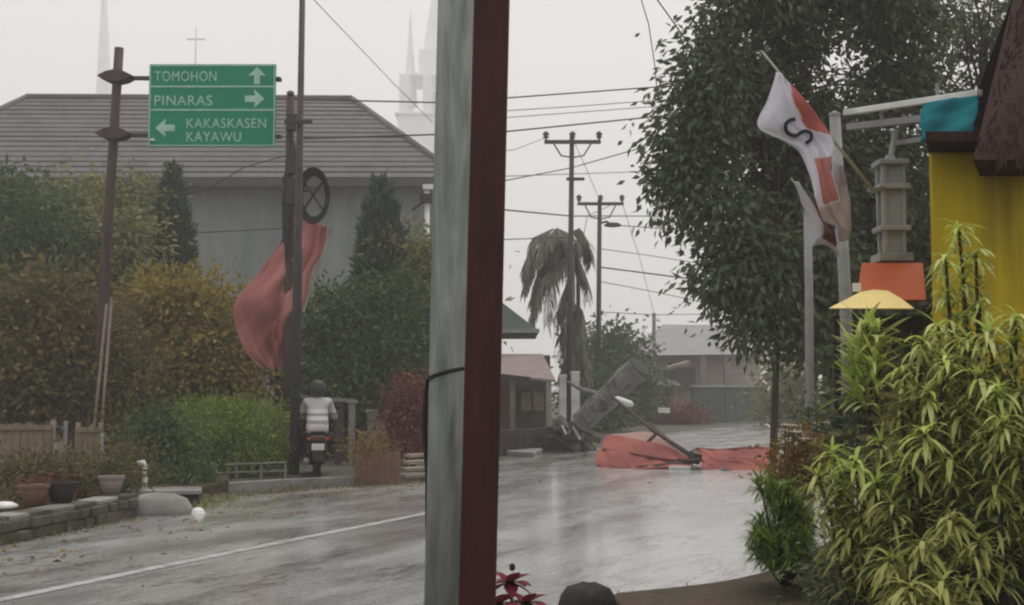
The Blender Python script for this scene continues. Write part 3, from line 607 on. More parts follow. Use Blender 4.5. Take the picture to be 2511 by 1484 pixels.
for q in (((1500, 973, 27.6), (1600, 1055, 26.4), (1688, 1116, 25.2)), ((1588, 1038, 27.0), (1640, 1080, 26.3), (1704, 1122, 25.3)), ((1480, 1155, 24.4), (1600, 1143, 24.6), (1710, 1130, 24.8)), ((1600, 1157, 24.1), (1750, 1158, 23.9), (1905, 1178, 23.4)), ((1608, 1064, 26.3), (1590, 1082, 26.3), (1580, 1092, 26.3)), ((1700, 1104, 25.6), (1712, 1122, 25.2), (1735, 1142, 24.6)), ((1660, 1128, 24.8), (1690, 1130, 24.7), (1715, 1128, 24.7))):
    MB().tube([P(*p) for p in q], .038, 8).build('tent_pole', M['brownpole'], t, smooth=True)
HEM = mat('dark_red_hem', (.14, .03, .028), .7, .3, 9, .1)
for q in (((1488, 1158, 24.2), (1545, 1157, 24.1), (1612, 1151, 24.2), (1694, 1144, 24.3)), ((1706, 1103, 25.65), (1760, 1106, 25.45), (1830, 1102, 25.35), (1902, 1099, 25.25)), ((1702, 1154, 24.2), (1780, 1162, 23.7), (1842, 1167, 23.5), (1912, 1178, 23.3)), ((1480, 1104, 25.9), (1560, 1116, 25.3), (1640, 1130, 25.0), (1698, 1138, 24.9))):
    MB().tube([P(*p) for p in q], [.05, .04, .055, .03], 7).build('rolled_hem', HEM, t, smooth=True)
MB().box(P(1703, 1122, 24.9), (.2, .2, .22), (.3, .2, .5)).build('pole_joint', M['darkmetal'], t, bevel=.02)
for q in ((1707, 1150, 24), (1780, 1156, 23.8)): MB().box(P(*q), (.22, .1, .09), (0, .3, .2)).build('foot_plate', M['concrete'], t)
MB().beam(P(1640, 1146, 24.2), P(1705, 1147, 24.1), .1, .06).build('white_batten', M['whitepaint'], t)

# ================================================================== FOREGROUND: pole and post
d = 7.7; b_ = P(1100, 1580, d); b_.z = 0; tp = P(1140, -700, d)
t = thing('utility_pole', b_, 'thick weathered grey utility pole beside the maroon post in front', 'utility pole')
MB().tube([b_, b_.lerp(tp, .25), b_.lerp(tp, .5), tp], [.158, .152, .148, .13], 24).build('shaft', M['polegrey'], t, smooth=True)
m = MB()
for q in range(16):
    a = q / 15 * math.pi; 
pc = P(1108, 930, d); ring = [pc + Vector((-.153 * math.cos(a), -.153 * math.sin(a), .02 * math.sin(a) + .03 - .035 * math.cos(a))) for a in [i / 14 * math.pi for i in range(15)]]
t2 = thing('black_cable', pc, 'black cable looped round the grey pole and hanging down its left side', 'cable')
m.tube(ring, .012, 6); m.tube([ring[0], P(1043, 965, d), P(1040, 1050, d), P(1047, 1160, d), P(1046, 1300, d)], [.012, .016, .018, .014, .01], 6); m.build('loop', M['black'], t2, smooth=True)
d = 4.15; w2 = 44 * d / FPX
bx0, bx1 = P(1170, 1484, d), P(1206, 0, d); dirx = (bx1 - bx0) / (bx1.z - bx0.z); lo = bx0 - dirx * bx0.z; hi = bx0 + dirx * (3.7 - bx0.z)
t = thing('wooden_post', lo, 'square maroon painted post standing closest to the viewer', 'post')
MB().beam(lo, hi, w2 * 2, .13, up=(0, 1, 0)).build('shaft', M['redpost'], t, bevel=.008)
MB().box((lo.x, lo.y, .06), (.24, .24, .12)).build('footing', M['concrete'], t, bevel=.01)
MB().box((hi.x, hi.y, 3.72), (.2, .22, .05)).build('cap', M['redpost'], t)

# ================================================================== GREEN SIGN
d = 23.0; b_ = P(228, 1160, d); b_.z = 0; tp = P(292, 118, d)
t = thing('road_sign', b_, 'green direction sign on a leaning brown pole above the trees', 'road sign')
MB().tube([b_, b_.lerp(tp, .35), b_.lerp(tp, .7), tp], [.12, .1, .09, .085], 12).build('pole', M['brownpole'], t, smooth=True)
for yy in (190, 330):
    cx = 287 if yy == 190 else 281
    e = [P(cx + sx * 43, yy, d) if abs(sx) == 1 else P(cx + sx * 43, yy + sy, d) for sx, sy in ((-1, 0), (-.5, -11), (.0, -15), (.5, -11), (1, 0), (.5, 11), (0, 15), (-.5, 11))]
    MB().prism([p + Vector((0, -.16, 0)) for p in e], (0, .32, 0)).build('bracket', M['brownpole'], t)
    MB().beam(P(cx + 30, yy + 2, d), P(690, yy + 6, d), .07, .07).build('arm', M['darkmetal'], t)
bw, bh = 314 * d / FPX, 208 * d / FPX; c0 = P(524, 263, d); yb = c0.y - .12
brd = MB().box((c0.x, yb, c0.z), (bw, .03, bh)).build('board', M['signgreen'], t, bevel=.012)
m = MB(); q_ = .022
for s in (-1, 1):
    m.box((c0.x, yb - .02, c0.z + s * (bh / 2 - .03)), (bw - .02, .012, q_)); m.box((c0.x + s * (bw / 2 - .025), yb - .0205, c0.z), (q_, .012, bh - .09))
m.build('border', M['signwhite'], brd)
for yy in (217, 274): MB().box((c0.x, yb - .0195, P(0, yy, d).z), (bw - .08, .012, .03)).build('divider', M['signwhite'], brd)
def text(s_, x, y, hpx, wpx, parent, dd, yy, m, name='lettering', ):
    cu = bpy.data.curves.new(name, 'FONT'); cu.body = s_; cu.extrude = .003; cu.space_character = 1.08
    ob = bpy.data.objects.new(name, cu); COL.objects.link(ob); bpy.context.view_layer.update()
    me = bpy.data.meshes.new_from_object(ob); bpy.data.objects.remove(ob)
    co = np.array([v.co for v in me.vertices]); mn, mxx = co.min(0), co.max(0); k_ = dd / FPX; p = P(x, y, dd)
    o0 = org(parent)
    for v in me.vertices:
        fx, fy = (v.co.x - mn[0]) / (mxx[0] - mn[0]), (v.co.y - mn[1]) / (mxx[1] - mn[1])
        v.co = Vector((p.x + fx * wpx * k_, yy - v.co.z, p.z + fy * hpx * k_)) - o0
    return link(name, me, m, parent)
ty = yb - .022
text('TOMOHON', 384, 204, 25, 153, brd, d, ty, M['signwhite']); text('PINARAS', 384, 263, 25, 142, brd, d, ty, M['signwhite'])
text('KAKASKASEN', 462, 318, 24, 196, brd, d, ty, M['signwhite']); text('KAYAWU', 462, 351, 24, 134, brd, d, ty, M['signwhite'])
def arrow(cx, cy, ang, s):
    sh = [(-.5, -.17), (.02, -.17), (-.04, -.5), (.5, 0), (-.04, .5), (.02, .17), (-.5, .17)]; k_ = d / FPX; p = P(cx, cy, d)
    MB().prism([(p.x + (x * math.cos(ang) - y * math.sin(ang)) * s * k_, ty, p.z + (x * math.sin(ang) + y * math.cos(ang)) * s * k_) for x, y in sh], (0, -.006, 0)).build('arrow', M['signwhite'], brd)
arrow(634, 190, math.pi / 2, 44); arrow(628, 247, 0, 48); arrow(410, 318, math.pi, 48)
for q in ((380, 348), (686, 197)): MB().lathe([(.05, -.02), (.06, 0), (.02, .03)], P(q[0], q[1], d) + Vector((0, -.16, 0)), 8).build('bolt', M['whitepaint' if q[0] < 500 else 'darkmetal'], t)
# pale pipe guard on the sign pole
for i, (x_a, y_a, x_b, y_b) in enumerate(((262, 745, 232, 1040), (274, 730, 250, 1040))):
    q = P(x_b, y_b, 22.6); o = thing('guy_rod', (q.x, q.y, 0), ('left one of two pale guy rods leaning on the sign pole', 'right one of two pale guy rods leaning on the sign pole')[i], 'rod', 'pale guy rods at the sign pole')
    up_ = P(x_a, y_a, 22.7); MB().tube([Vector((q.x - (up_.x - q.x) * .35, q.y, 0)), q, up_], .03, 6).build('rod', M['paletimber'], o)

# ================================================================== DARK POLE, cable pole, coil
d = 21.3; b_ = P(721, 1178, d); b_.z = 0; tp = P(742, -60, d)
t = thing('steel_pole', b_, 'tall thin dark steel pole in front of the motorcyclist', 'pole')
MB().tube([b_, b_.lerp(tp, .45), b_.lerp(tp, .46), tp], [.085, .08, .065, .05], 12).build('shaft', M['darkmetal'], t, smooth=True)
MB().beam(P(700, 302, d) + Vector((0, -.1, 0)), P(768, 302, d) + Vector((0, -.1, 0)), .05, .06).build('arm', M['darkmetal'], t)
MB().lathe([(.16, 0), (.15, .06), (.1, .1)], b_, 12).build('base_collar', M['concrete'], t)
d = 22.6; b_ = P(705, 1180, d); b_.z = 0; tp = P(712, 238, d)
t = thing('cable_pole', b_, 'shorter cable-cluttered wooden pole right behind the dark steel pole', 'utility pole')
MB().tube([b_, b_.lerp(tp, .5), tp], [.1, .09, .075], 10).build('shaft', M['brownpole'], t, smooth=True)
MB().lathe([(.03, 0), (.07, .03), (.07, .09), (.02, .12)], tp, 10).build('insulator', M['insul'], t)
rnd = random.Random(9); m = MB()
for q in range(16):
    x0_ = 712 + rnd.uniform(-14, 22); ya = rnd.uniform(300, 480); yb_ = ya + rnd.uniform(80, 230); m.tube([P(712, ya, d - .1), P(x0_ + rnd.uniform(-8, 8), (ya + yb_) / 2, d - .2), P(x0_ - 4, yb_, d - .12), P(706, yb_ + 25, d - .1)], rnd.uniform(.012, .03), 5)
m.build('hanging_cables', M['wire'], t, smooth=True)
for yy, hh in ((300, .3), (400, .42), (470, .5)): MB().box(P(716, yy, d - .15), (.2, .16, hh), (0, .05, 0)).build('junction_box', M['darkmetal'], t, bevel=.01)
c0 = P(770, 482, d - .2); t = thing('cable_coil', c0, 'coil of black cable with an X bracket hanging from the cable pole', 'cable coil')
for k_ in range(5):
    rc = .26 + .02 * k_; MB().tube([c0 + Vector((rc * math.cos(a) * .85, rnd.uniform(-.02, .02) - .03 * k_, rc * 1.5 * math.sin(a))) for a in [i / 20 * 2 * math.pi for i in range(21)]], .02, 6).build('cable_turn', M['black'], t, smooth=True)
for s in (-1, 1): MB().beam(c0 + Vector((-.2 * s, -.1, -.3)), c0 + Vector((.2 * s, -.1, .3)), .03, .05, up=(0, 1, 0)).build('bracket', M['black'], t)
MB().beam(c0 + Vector((-.4, .02, .1)), c0 + Vector((-.1, .02, .1)), .04, .04).build('hook', M['darkmetal'], t)

# torn red banner
t = thing('red_banner', P(700, 760, 23.2), 'large torn faded-red banner billowing behind the dark steel pole', 'banner')
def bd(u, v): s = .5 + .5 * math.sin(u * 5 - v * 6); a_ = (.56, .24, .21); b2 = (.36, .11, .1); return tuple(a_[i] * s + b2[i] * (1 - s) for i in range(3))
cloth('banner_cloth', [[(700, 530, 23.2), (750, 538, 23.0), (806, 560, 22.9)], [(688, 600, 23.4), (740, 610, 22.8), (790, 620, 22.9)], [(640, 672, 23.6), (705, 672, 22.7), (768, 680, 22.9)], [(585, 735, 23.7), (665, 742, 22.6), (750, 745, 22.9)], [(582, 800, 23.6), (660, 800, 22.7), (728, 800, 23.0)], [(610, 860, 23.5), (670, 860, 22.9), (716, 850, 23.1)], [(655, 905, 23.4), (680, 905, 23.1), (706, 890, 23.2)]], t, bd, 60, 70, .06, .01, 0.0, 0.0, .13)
MB().tube([P(812, 560, 22.7), P(742, 765, 22.7)], [.025, .03], 7).build('rod', M['paletimber'], t)
a, c = P(742, 765, 22.7), P(690, 1185, 22.7); c.z = max(c.z, 0); MB().tube([a, P(712, 880, 22.7), P(690, 1010, 22.7), c], [.03, .03, .03, .03], 7).build('pole', M['timber'], t)

# white standpipe by the grey pole
b_ = P(1046, 1100, 30); b_.z = 0; t = thing('lamp_post', b_, 'slim white lamp post rising from trees beside the grey pole', 'lamp post')
MB().tube([b_, P(1047, 455, 30)], .06, 10).build('shaft', M['whitepaint'], t, smooth=True); MB().box(P(1046, 487, 29.9), (.3, .3, .2)).build('box', M['darkmetal'], t); MB().box(P(1050, 460, 30), (.26, .26, .12)).build('lamp_head', M['whitepaint'], t)
MB().tube([P(1046, 490, 30), P(1010, 515, 30)], .03, 6).build('arm', M['darkmetal'], t)

# ================================================================== LEFT TREES
TG = 'trees in front of the hall'
tree('broadleaf_tree', 'pale olive tree at the far left edge before the hall', 'tree', (60, 1100), 29, [(40, 500, 29, 95, 80), (-40, 560, 29, 90, 110), (90, 600, 28, 90, 100), (10, 700, 28, 110, 90), (-60, 780, 28, 120, 100), (60, 830, 27, 90, 90)], 11000, .2, .09, 'green', .14, TG, 41)
tree('broadleaf_tree', 'loose olive tree around the leaning sign pole', 'tree', (200, 1100), 31, [(180, 520, 31, 70, 70), (300, 500, 31, 70, 70), (240, 610, 30, 100, 90), (330, 610, 30, 60, 80), (180, 690, 30, 90, 80), (300, 720, 30, 90, 80)], 11000, .2, .085, 'olive', .13, TG, 42)
conifer('conifer_tree', 'slim dark pointed conifer standing before the hall wall', 417, 405, 860, 31, 80, 10500, .24, 'conifer', 43, TG)
tree('shrub_tree', 'yellow-brown rounded tree with autumn-coloured leaves left of the banner', 'tree', (480, 1120), 26, [(450, 745, 26, 100, 70), (540, 780, 26, 90, 85), (400, 830, 26, 85, 90), (500, 880, 25.5, 110, 90), (590, 880, 26, 80, 85), (430, 950, 25.5, 90, 60), (560, 950, 25.5, 90, 55)], 13000, .155, .08, 'yellow', .1, TG, 44)
tree('shrub_tree', 'russet brown tree low at the left behind the sign pole', 'tree', (110, 1150), 24, [(110, 730, 24, 90, 80), (40, 800, 24, 80, 90), (190, 790, 24, 80, 90), (120, 880, 23.5, 120, 100), (30, 950, 23.5, 90, 80), (200, 930, 24, 90, 90)], 12000, .16, .08, 'mixed', .11, TG, 45)
tree('shrub_tree', 'dim brown bush filling the gap under the sign pole', 'tree', (290, 1170), 23.8, [(280, 850, 23.8, 70, 110), (320, 950, 23.6, 80, 100), (250, 1000, 23.6, 100, 90), (330, 1060, 23.4, 80, 70)], 8000, .14, .06, 'mixed', .1, TG, 46)
conifer('conifer_tree', 'tall broad dark conifer right of the red banner', 930, 440, 1010, 29, 125, 17000, .3, 'conifer', 47, TG)
tree('broadleaf_tree', 'dense dark green tree between the steel pole and the grey pole', 'tree', (880, 1150), 27.5, [(800, 780, 27.5, 70, 80), (870, 800, 28, 80, 70), (985, 760, 28, 60, 80), (830, 880, 27, 95, 90), (930, 890, 27, 100, 90), (1010, 850, 27.5, 70, 100), (780, 960, 26.5, 60, 60), (880, 970, 26.5, 90, 50)], 17000, .17, .075, 'green', .15, TG, 48)
tree('broadleaf_tree', 'lighter green tree behind the grey pole below the white lamp post', 'tree', (1040, 1120), 29, [(1020, 640, 29, 55, 70), (1070, 690, 29, 70, 90), (1030, 780, 29, 60, 90), (1080, 830, 29, 60, 90)], 6000, .19, .08, 'olive', .1, TG, 49)
tree('red_shrub', 'red-leaved shrub against the grey pole', 'shrub', (1010, 1170), 23.5, [(1020, 970, 23.5, 40, 45), (1000, 1030, 23.5, 50, 55), (1040, 1050, 23.5, 45, 65), (1000, 1090, 23.3, 45, 45)], 5000, .1, .05, 'redleaf', .05, None, 50)
# clipped hedge
L = [lob(*q, dd=.8) for q in ((480, 1050, 21.8, 60, 58), (540, 1045, 21.8, 70, 56), (610, 1048, 21.8, 70, 58), (665, 1065, 21.8, 45, 60), (520, 1110, 21.6, 90, 50), (630, 1115, 21.6, 80, 45))]
b_ = P(570, 1170, 21.8); b_.z = 0; t = thing('clipped_hedge', b_, 'bright green rounded clipped hedge left of the motorcyclist', 'hedge'); crown(L, 15000, .075, .04, 'hedge', t, 51, 'foliage', clump=18, hollow=.72, droop=0)
m = MB(); rnd = random.Random(2)
for l in L: m.tube([Vector((l[0], l[1], 0)), Vector(l[:3])], [.03, .012], 6)
m.build('stems', M['bark'], t)
tree('dark_shrub', 'dark green shrub left of the clipped hedge', 'shrub', (385, 1190), 19.5, [(385, 1060, 19.5, 45, 50), (370, 1120, 19.5, 50, 50), (420, 1140, 19.3, 50, 50), (470, 1170, 19, 50, 30)], 5500, .1, .05, 'green', .05, None, 52)

# ================================================================== LEFT GARDEN EDGE
t = thing('stone_wall', G(0, 1330), 'low mossy stone retaining wall along the left roadside', 'wall')
A_ = [G(-160, 1366), G(0, 1336), G(170, 1302), G(335, 1264)]; rnd = random.Random(12)
def along(pts, f):
    x = f * (len(pts) - 1); k_ = min(int(x), len(pts) - 2); return pts[k_].lerp(pts[k_ + 1], x - k_)
b = MB()
for a, c in zip(A_[:-1], A_[1:]):
    n = Vector((-(c - a).y, (c - a).x, 0)).normalized(); b.prism([a + n * .06, c + n * .06, c + n * .3, a + n * .3], (0, 0, .22))
b.build('core', M['stone'], t)
for j in range(2):
    nS = 20
    for q in range(nS):
        p = along(A_, (q + .5 + (.25 if j else -.1)) / (nS + 1)); tg = (along(A_, min(1, (q + 1.2) / nS)) - along(A_, q / nS)).normalized()
        MB().box(p + Vector((0, 0, .065 + .115 * j)) + tg.cross(Vector((0, 0, 1))) * rnd.uniform(-.02, .02), (rnd.uniform(.17, .24), rnd.uniform(.16, .22), rnd.uniform(.1, .125)), (rnd.uniform(-.08, .08), rnd.uniform(-.08, .08), math.atan2(tg.y, tg.x))).build('stone', M['stone'], t, bevel=.02)
for q in range(9):
    p = along(A_, (q + .5) / 9); tg = (along(A_, (q + 1) / 9) - along(A_, q / 9)).normalized()
    MB().box(p + Vector((0, 0, .26)) + Vector((-tg.y, tg.x, 0)) * .1, (.47, .3, .05), (0, rnd.uniform(-.03, .03), math.atan2(tg.y, tg.x))).build('coping', M['concrete' if q % 2 else 'stone'], t, bevel=.01)
# earth behind the wall
tag(MB().prism([p + Vector((-.1, .3, 0)) for p in A_] + [G(560, 1208), Vector((-5, 22, 0)), Vector((-14, 22, 0)), Vector((-12, 12, 0))], (0, 0, .16)).build('garden_soil', M['soil']), kind='structure')
# culvert slab + mound + bits
t = thing('culvert_slab', G(380, 1250), 'concrete culvert with a flat slab on top at the left roadside', 'culvert')
a, c = G(318, 1268), G(452, 1262); MB().lathe([(.44, 0), (.42, .1), (.36, .2), (.2, .26), (.02, .28)], G(388, 1262), 20, 1.0, .7).build('mound', M['concrete'], t, smooth=True)
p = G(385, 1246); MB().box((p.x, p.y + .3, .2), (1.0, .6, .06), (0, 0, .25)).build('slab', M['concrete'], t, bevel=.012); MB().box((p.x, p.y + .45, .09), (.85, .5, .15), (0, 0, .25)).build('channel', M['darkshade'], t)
p = P(352, 1190, 17.2); t = thing('white_pipe', (p.x, p.y, .1), 'white bent pipe standing on the culvert slab', 'pipe'); a = P(355, 1196, 17.2); c = P(355, 1142, 17.2)
MB().tube([Vector((a.x, a.y, .1)), a, c, c + Vector((-.02, 0, .045)), P(338, 1136, 17.2)], .036, 10).build('tube', M['whitepaint'], t, smooth=True)
p = G(485, 1262); t = thing('white_bowl', p, 'white upturned bowl lying on the roadside grass', 'bowl'); MB().lathe([(.085, 0), (.083, .03), (.07, .065), (.04, .085), (.01, .09)], p, 16).build('shell', M['bowl'], t, smooth=True); MB().lathe([(.095, 0.012), (.095, .022), (.085, .026)], p, 16).build('rim', M['bowl'], t)
def tufts(name, spots, n, L, W, matname, seed, droop=1.2):
    rnd = random.Random(seed); m = MB()
    for (gx, gy, sp) in spots:
        p = G(gx, gy)
        for k_ in range(n):
            a = rnd.uniform(0, 6.28); e = rnd.uniform(.5, 1.5); q = p + Vector((rnd.gauss(0, sp), rnd.gauss(0, sp * 1.5), 0.01))
            strip_leaf(m, q, (math.cos(a) * math.cos(e), math.sin(a) * math.cos(e), math.sin(e)), (0, 0, 1), L * rnd.uniform(.5, 1.2), W, droop, 3)
    return strips(name, m, 8, matname, None, seed, 'stuff')
tufts('roadside_grass', [(455, 1240, .12), (490, 1232, .18), (520, 1236, .18), (550, 1226, .15), (500, 1248, .12), (470, 1226, .15), (440, 1228, .1)], 110, .13, .012, 'olive', 3)
tufts('kerb_grass', [(900, 1190, .1), (940, 1192, .15), (980, 1188, .15), (880, 1196, .1), (720, 1200, .1), (1020, 1186, .12)], 90, .1, .014, 'garden', 4)
tufts('bed_grass', [(1560, 1478, .1), (1640, 1472, .12), (1720, 1462, .12), (1780, 1455, .1), (1850, 1440, .1), (1500, 1484, .1)], 60, .07, .008, 'garden', 5)

tufts('wall_weeds', [(x_, 1338 - x_ * .2, .1) for x_ in range(-20, 330, 24)], 34, .1, .014, 'garden', 6)
tufts('verge_weeds', [(x_, 1218 - (x_ - 560) * .075, .12) for x_ in range(560, 880, 26)], 40, .08, .014, 'garden', 7)
rl = np.random.default_rng(77); lp_ = []
for k_ in range(520):
    f_ = rl.uniform(0, 1); a_ = along(lp[1:9], f_); off_ = abs(rl.normal(0, .9)); lp_.append((a_.x + off_ + .05, a_.y - off_ * .6, .016))
lp_ = np.array(lp_); ld_ = rl.normal(size=(len(lp_), 3)) * np.array([1, 1, .12]); lm_ = leaves_mesh('leaf_litter', lp_, ld_, .075, .035, rl)
link('leaf_litter', lm_, FOL['brown'], None, 'stuff')
# bamboo fence panels
for i, (xa_, xb_, yt, dd) in enumerate(((-40, 128, 1040, 18.0), (190, 246, 1046, 19.0))):
    p = P((xa_ + xb_) / 2, 1100, dd); t = thing('fence_panel', (p.x, p.y, 0), ('wide tan board fence panel at the left edge behind the plants', 'narrow tan board fence panel behind the plants by the sign pole')[i], 'fence', 'tan fence panels')
    nP = 9 if i == 0 else 4; h = zP(0, yt, dd)
    for q in range(nP):
        x_ = P(xa_ + (q + .5) * (xb_ - xa_) / nP, 1000, dd).x; MB().box((x_, dd + rnd.uniform(-.01, .01), h / 2), ((xb_ - xa_) / nP * dd / FPX * .93, .03, h + rnd.uniform(-.03, .03))).build('plank', M['bamboo'], t)
    MB().box((p.x, dd - .035, h - .06), ((xb_ - xa_) * dd / FPX, .035, .05)).build('rail', M['bamboo'], t)
    for s in (xa_, xb_): MB().box((P(s, 1000, dd).x, dd + .05, h / 2 + .03), (.06, .06, h + .06)).build('post', M['paletimber'], t)
for i, (px, yt) in enumerate(((160, 1040), (250, 1070))):
    p = P(px, 1100, 18.5); t = thing('garden_post', (p.x, p.y, 0), ('thin grey garden post between the two fence panels', 'thin grey garden post right of the narrow fence panel')[i], 'post', 'thin garden posts'); MB().box((p.x, p.y, zP(px, yt, 18.5) / 2), (.045, .045, zP(px, yt, 18.5))).build('shaft', M['greymetal'], t); MB().lathe([(.035, 0), (.02, .05)], (p.x, p.y, zP(px, yt, 18.5)), 8).build('cap', M['greymetal'], t)

GP = 'bushy garden plants behind the stone wall'
def bush(label, x, y, d, rx, ry, n, leaf, matname, seed, cat='plant', name='garden_plant', group=GP):
    b_ = P(x, y + ry, d); b_.z = .1; t = thing(name, b_, label, cat, group)
    L = [lob(x, y, d, rx, ry), lob(x - rx * .5, y + ry * .35, d, rx * .6, ry * .6), lob(x + rx * .5, y + ry * .3, d, rx * .6, ry * .65)]
    m = MB(); rnd = random.Random(seed)
    for q in range(6): m.tube([b_, Vector(L[q % 3][:3]) + Vector((rnd.uniform(-.15, .15), rnd.uniform(-.1, .1), rnd.uniform(0, .1)))], [.014, .005], 5)
    m.build('stems', M['bark'], t); crown(L, n, leaf, leaf * .42, matname, t, seed, 'foliage', clump=14, hollow=.35, droop=.2); return t
bush('olive bushy plant at the left edge in front of the wide fence panel', 20, 1180, 15.5, 65, 48, 2000, .085, 'garden', 61)
bush('tan feathery plant before the middle of the wide fence panel', 100, 1180, 15.8, 55, 45, 2000, .09, 'garden', 62)
bush('russet plant above the stone wall', 165, 1190, 15.6, 50, 60, 1800, .085, 'garden', 63)
bush('yellow-green bush right of the russet plant', 255, 1165, 16.5, 55, 48, 2200, .085, 'garden', 64)
bush('low dark green plant with a white flower by the culvert', 235, 1205, 16.2, 50, 38, 1800, .075, 'green', 65)
bush('brown twiggy plant beside the white pipe', 320, 1150, 17.5, 40, 75, 1800, .08, 'garden', 66)
bush('dark low plant at the left end of the stone wall', 60, 1235, 14.6, 60, 30, 1400, .07, 'garden', 67)
bush('small rust plant with a pale yellow bloom on the wall', 95, 1210, 15.0, 40, 35, 1100, .07, 'redleaf', 68)
for i, (fx, fy, fd, c_) in enumerate(((92, 1192, 14.6, 'cream'), (222, 1206, 15.7, 'cream'))):
    p = P(fx, fy, fd); t = thing('garden_flower', (p.x, p.y, p.z - .35), ('pale yellow upright bloom in the rust plant', 'small white drooping flower in the low dark green plant')[i], 'flower'); m = MB()
    for q in range(9): a = q * .7; strip_leaf(m, p, (math.cos(a), math.sin(a), .9 if i == 0 else .1), (0, 0, 1), .1, .035, .8, 3)
    strips('petals', m, 8, c_, t, 70 + i); MB().tube([p, p - Vector((0, 0, .35))], .006, 5).build('stem', M['bark'], t)
# pots on wall
for i, (px, py, pd, rr_, lab) in enumerate(((82, 1262, 14.0, .16, 'large brown clay pot on the stone wall at the left'), (272, 1238, 15.3, .15, 'pale pinkish pot on the wall near the culvert'), (150, 1258, 14.3, .17, 'dark plant pot between the brown and the pale pots'))):
    p = P(px, py, pd); p.z = .28 if i else .27; t = thing('plant_pot', p, lab, 'plant pot', 'plant pots on the stone wall'); mm_ = M[('terracotta', 'pinkroof', 'darkshade')[i]]
    MB().lathe([(rr_ * .65, 0), (rr_ * .85, .12), (rr_, .2)], p, 16).build('bowl', mm_, t, smooth=True); MB().lathe([(rr_ * 1.06, .2), (rr_ * 1.08, .235), (rr_ * .9, .235), (rr_ * .85, .215)], p, 16).build('rim', mm_, t)
p = G(6, 1300); t = thing('white_dish', (p.x, p.y + .4, .29), 'pale flat dish on the stone wall at the left edge', 'dish'); pl = P(6, 1228, 13.5); MB().lathe([(.16, 0), (.16, .03), (.1, .06), (.02, .065)], (pl.x, pl.y, .3), 14).build('top', M['whitepaint'], t, smooth=True)

# low rail and garden kerb under the hedge
p = P(600, 1160, 20.4); t = thing('low_railing', (p.x, p.y, 0), 'low pale metal railing in front of the hedge', 'railing')
for yy in (1138, 1158): MB().tube([P(530, yy + 2, 20.6), P(704, yy - 4, 20.9)], .014, 6).build('rail', M['greymetal'], t)
for xx in (532, 580, 640, 700): q = P(xx, 1138, 20.7); MB().tube([(q.x, q.y, 0), q], .018, 6).build('upright', M['greymetal'], t)

# ================================================================== GATE AND BITS behind the motorcyclist
for i, (px, yt, wd, mt) in enumerate(((832, 985, 22, 'dkwall'), (862, 988, 13, 'concrete'), (922, 1012, 40, 'hallwall'))):
    p = P(px, 1100, 24.5); h = zP(px, yt, 24.5); t = thing('gate_post', (p.x, p.y, 0), ('dark gate post right behind the motorcyclist', 'narrow pale gate post between the dark one and the pale pier', 'broad pale green-grey pier left of the red shrub')[i], 'gate post', 'gate posts')
    MB().box((p.x, p.y, h / 2), (wd * 24.5 / FPX, .25, h)).build('shaft', M[mt], t, bevel=.012); MB().box((p.x, p.y, h + .03), (wd * 24.5 / FPX + .08, .33, .06)).build('cap', M['concrete'], t)
t = thing('porch_canopy', (P(780, 1000, 26).x, 26, 0), 'pale edge of a low tin canopy behind the motorcyclist', 'canopy')
MB().prism([P(690, 972, 25.6), P(868, 986, 25.6), P(868, 980, 27.4), P(690, 966, 27.4)], (0, 0, .05)).build('sheet', M['greymetal'], t)
for xx in (695, 800, 862): q = P(xx, 984, 26); MB().box((q.x, q.y, q.z / 2), (.08, .08, q.z - .02)).build('support', M['timber'], t)
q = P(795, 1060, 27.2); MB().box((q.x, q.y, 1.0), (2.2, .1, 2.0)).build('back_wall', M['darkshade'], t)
p = G(922, 1190); t = thing('wooden_planter', p, 'reddish-brown slatted wooden planter box near the grey pole', 'planter')
hb = 76 * (p.y) / FPX
for q in range(7): MB().box((p.x - .3 + q * .1, p.y, hb / 2 + .01), (.094, .04, hb + rnd.uniform(-.03, .02)), (0, 0, .0)).build('slat', M['terracotta'], t)
for q in range(5):
    for s in (-1, 1): MB().box((p.x + s * .34, p.y + .07 + q * .1, hb / 2), (.03, .094, hb)).build('slat', M['terracotta'], t)
MB().box((p.x, p.y + .25, hb * .8), (.64, .4, .04)).build('earth', M['soil'], t)
bush('sparse tan plant growing in the slatted planter', 905, 1095, p.y + .25, 35, 25, 700, .09, 'brown', 71, group=None)
for i in range(4):
    a = G(985 + i * 4, 1180 - i * 3); a.z = .08 + .1 * i; c = G(1062, 1176 - i * 3); c.z = .09 + .1 * i
    t = thing('stacked_plank', a, ('lowest pale plank in the pile by the grey pole', 'second pale plank from the bottom of the pile', 'third pale plank from the bottom of the pile', 'topmost pale plank of the pile by the grey pole')[i], 'plank', 'pile of pale planks'); MB().beam(a, c, .22, .06).build('board', M['paletimber'], t, bevel=.006)

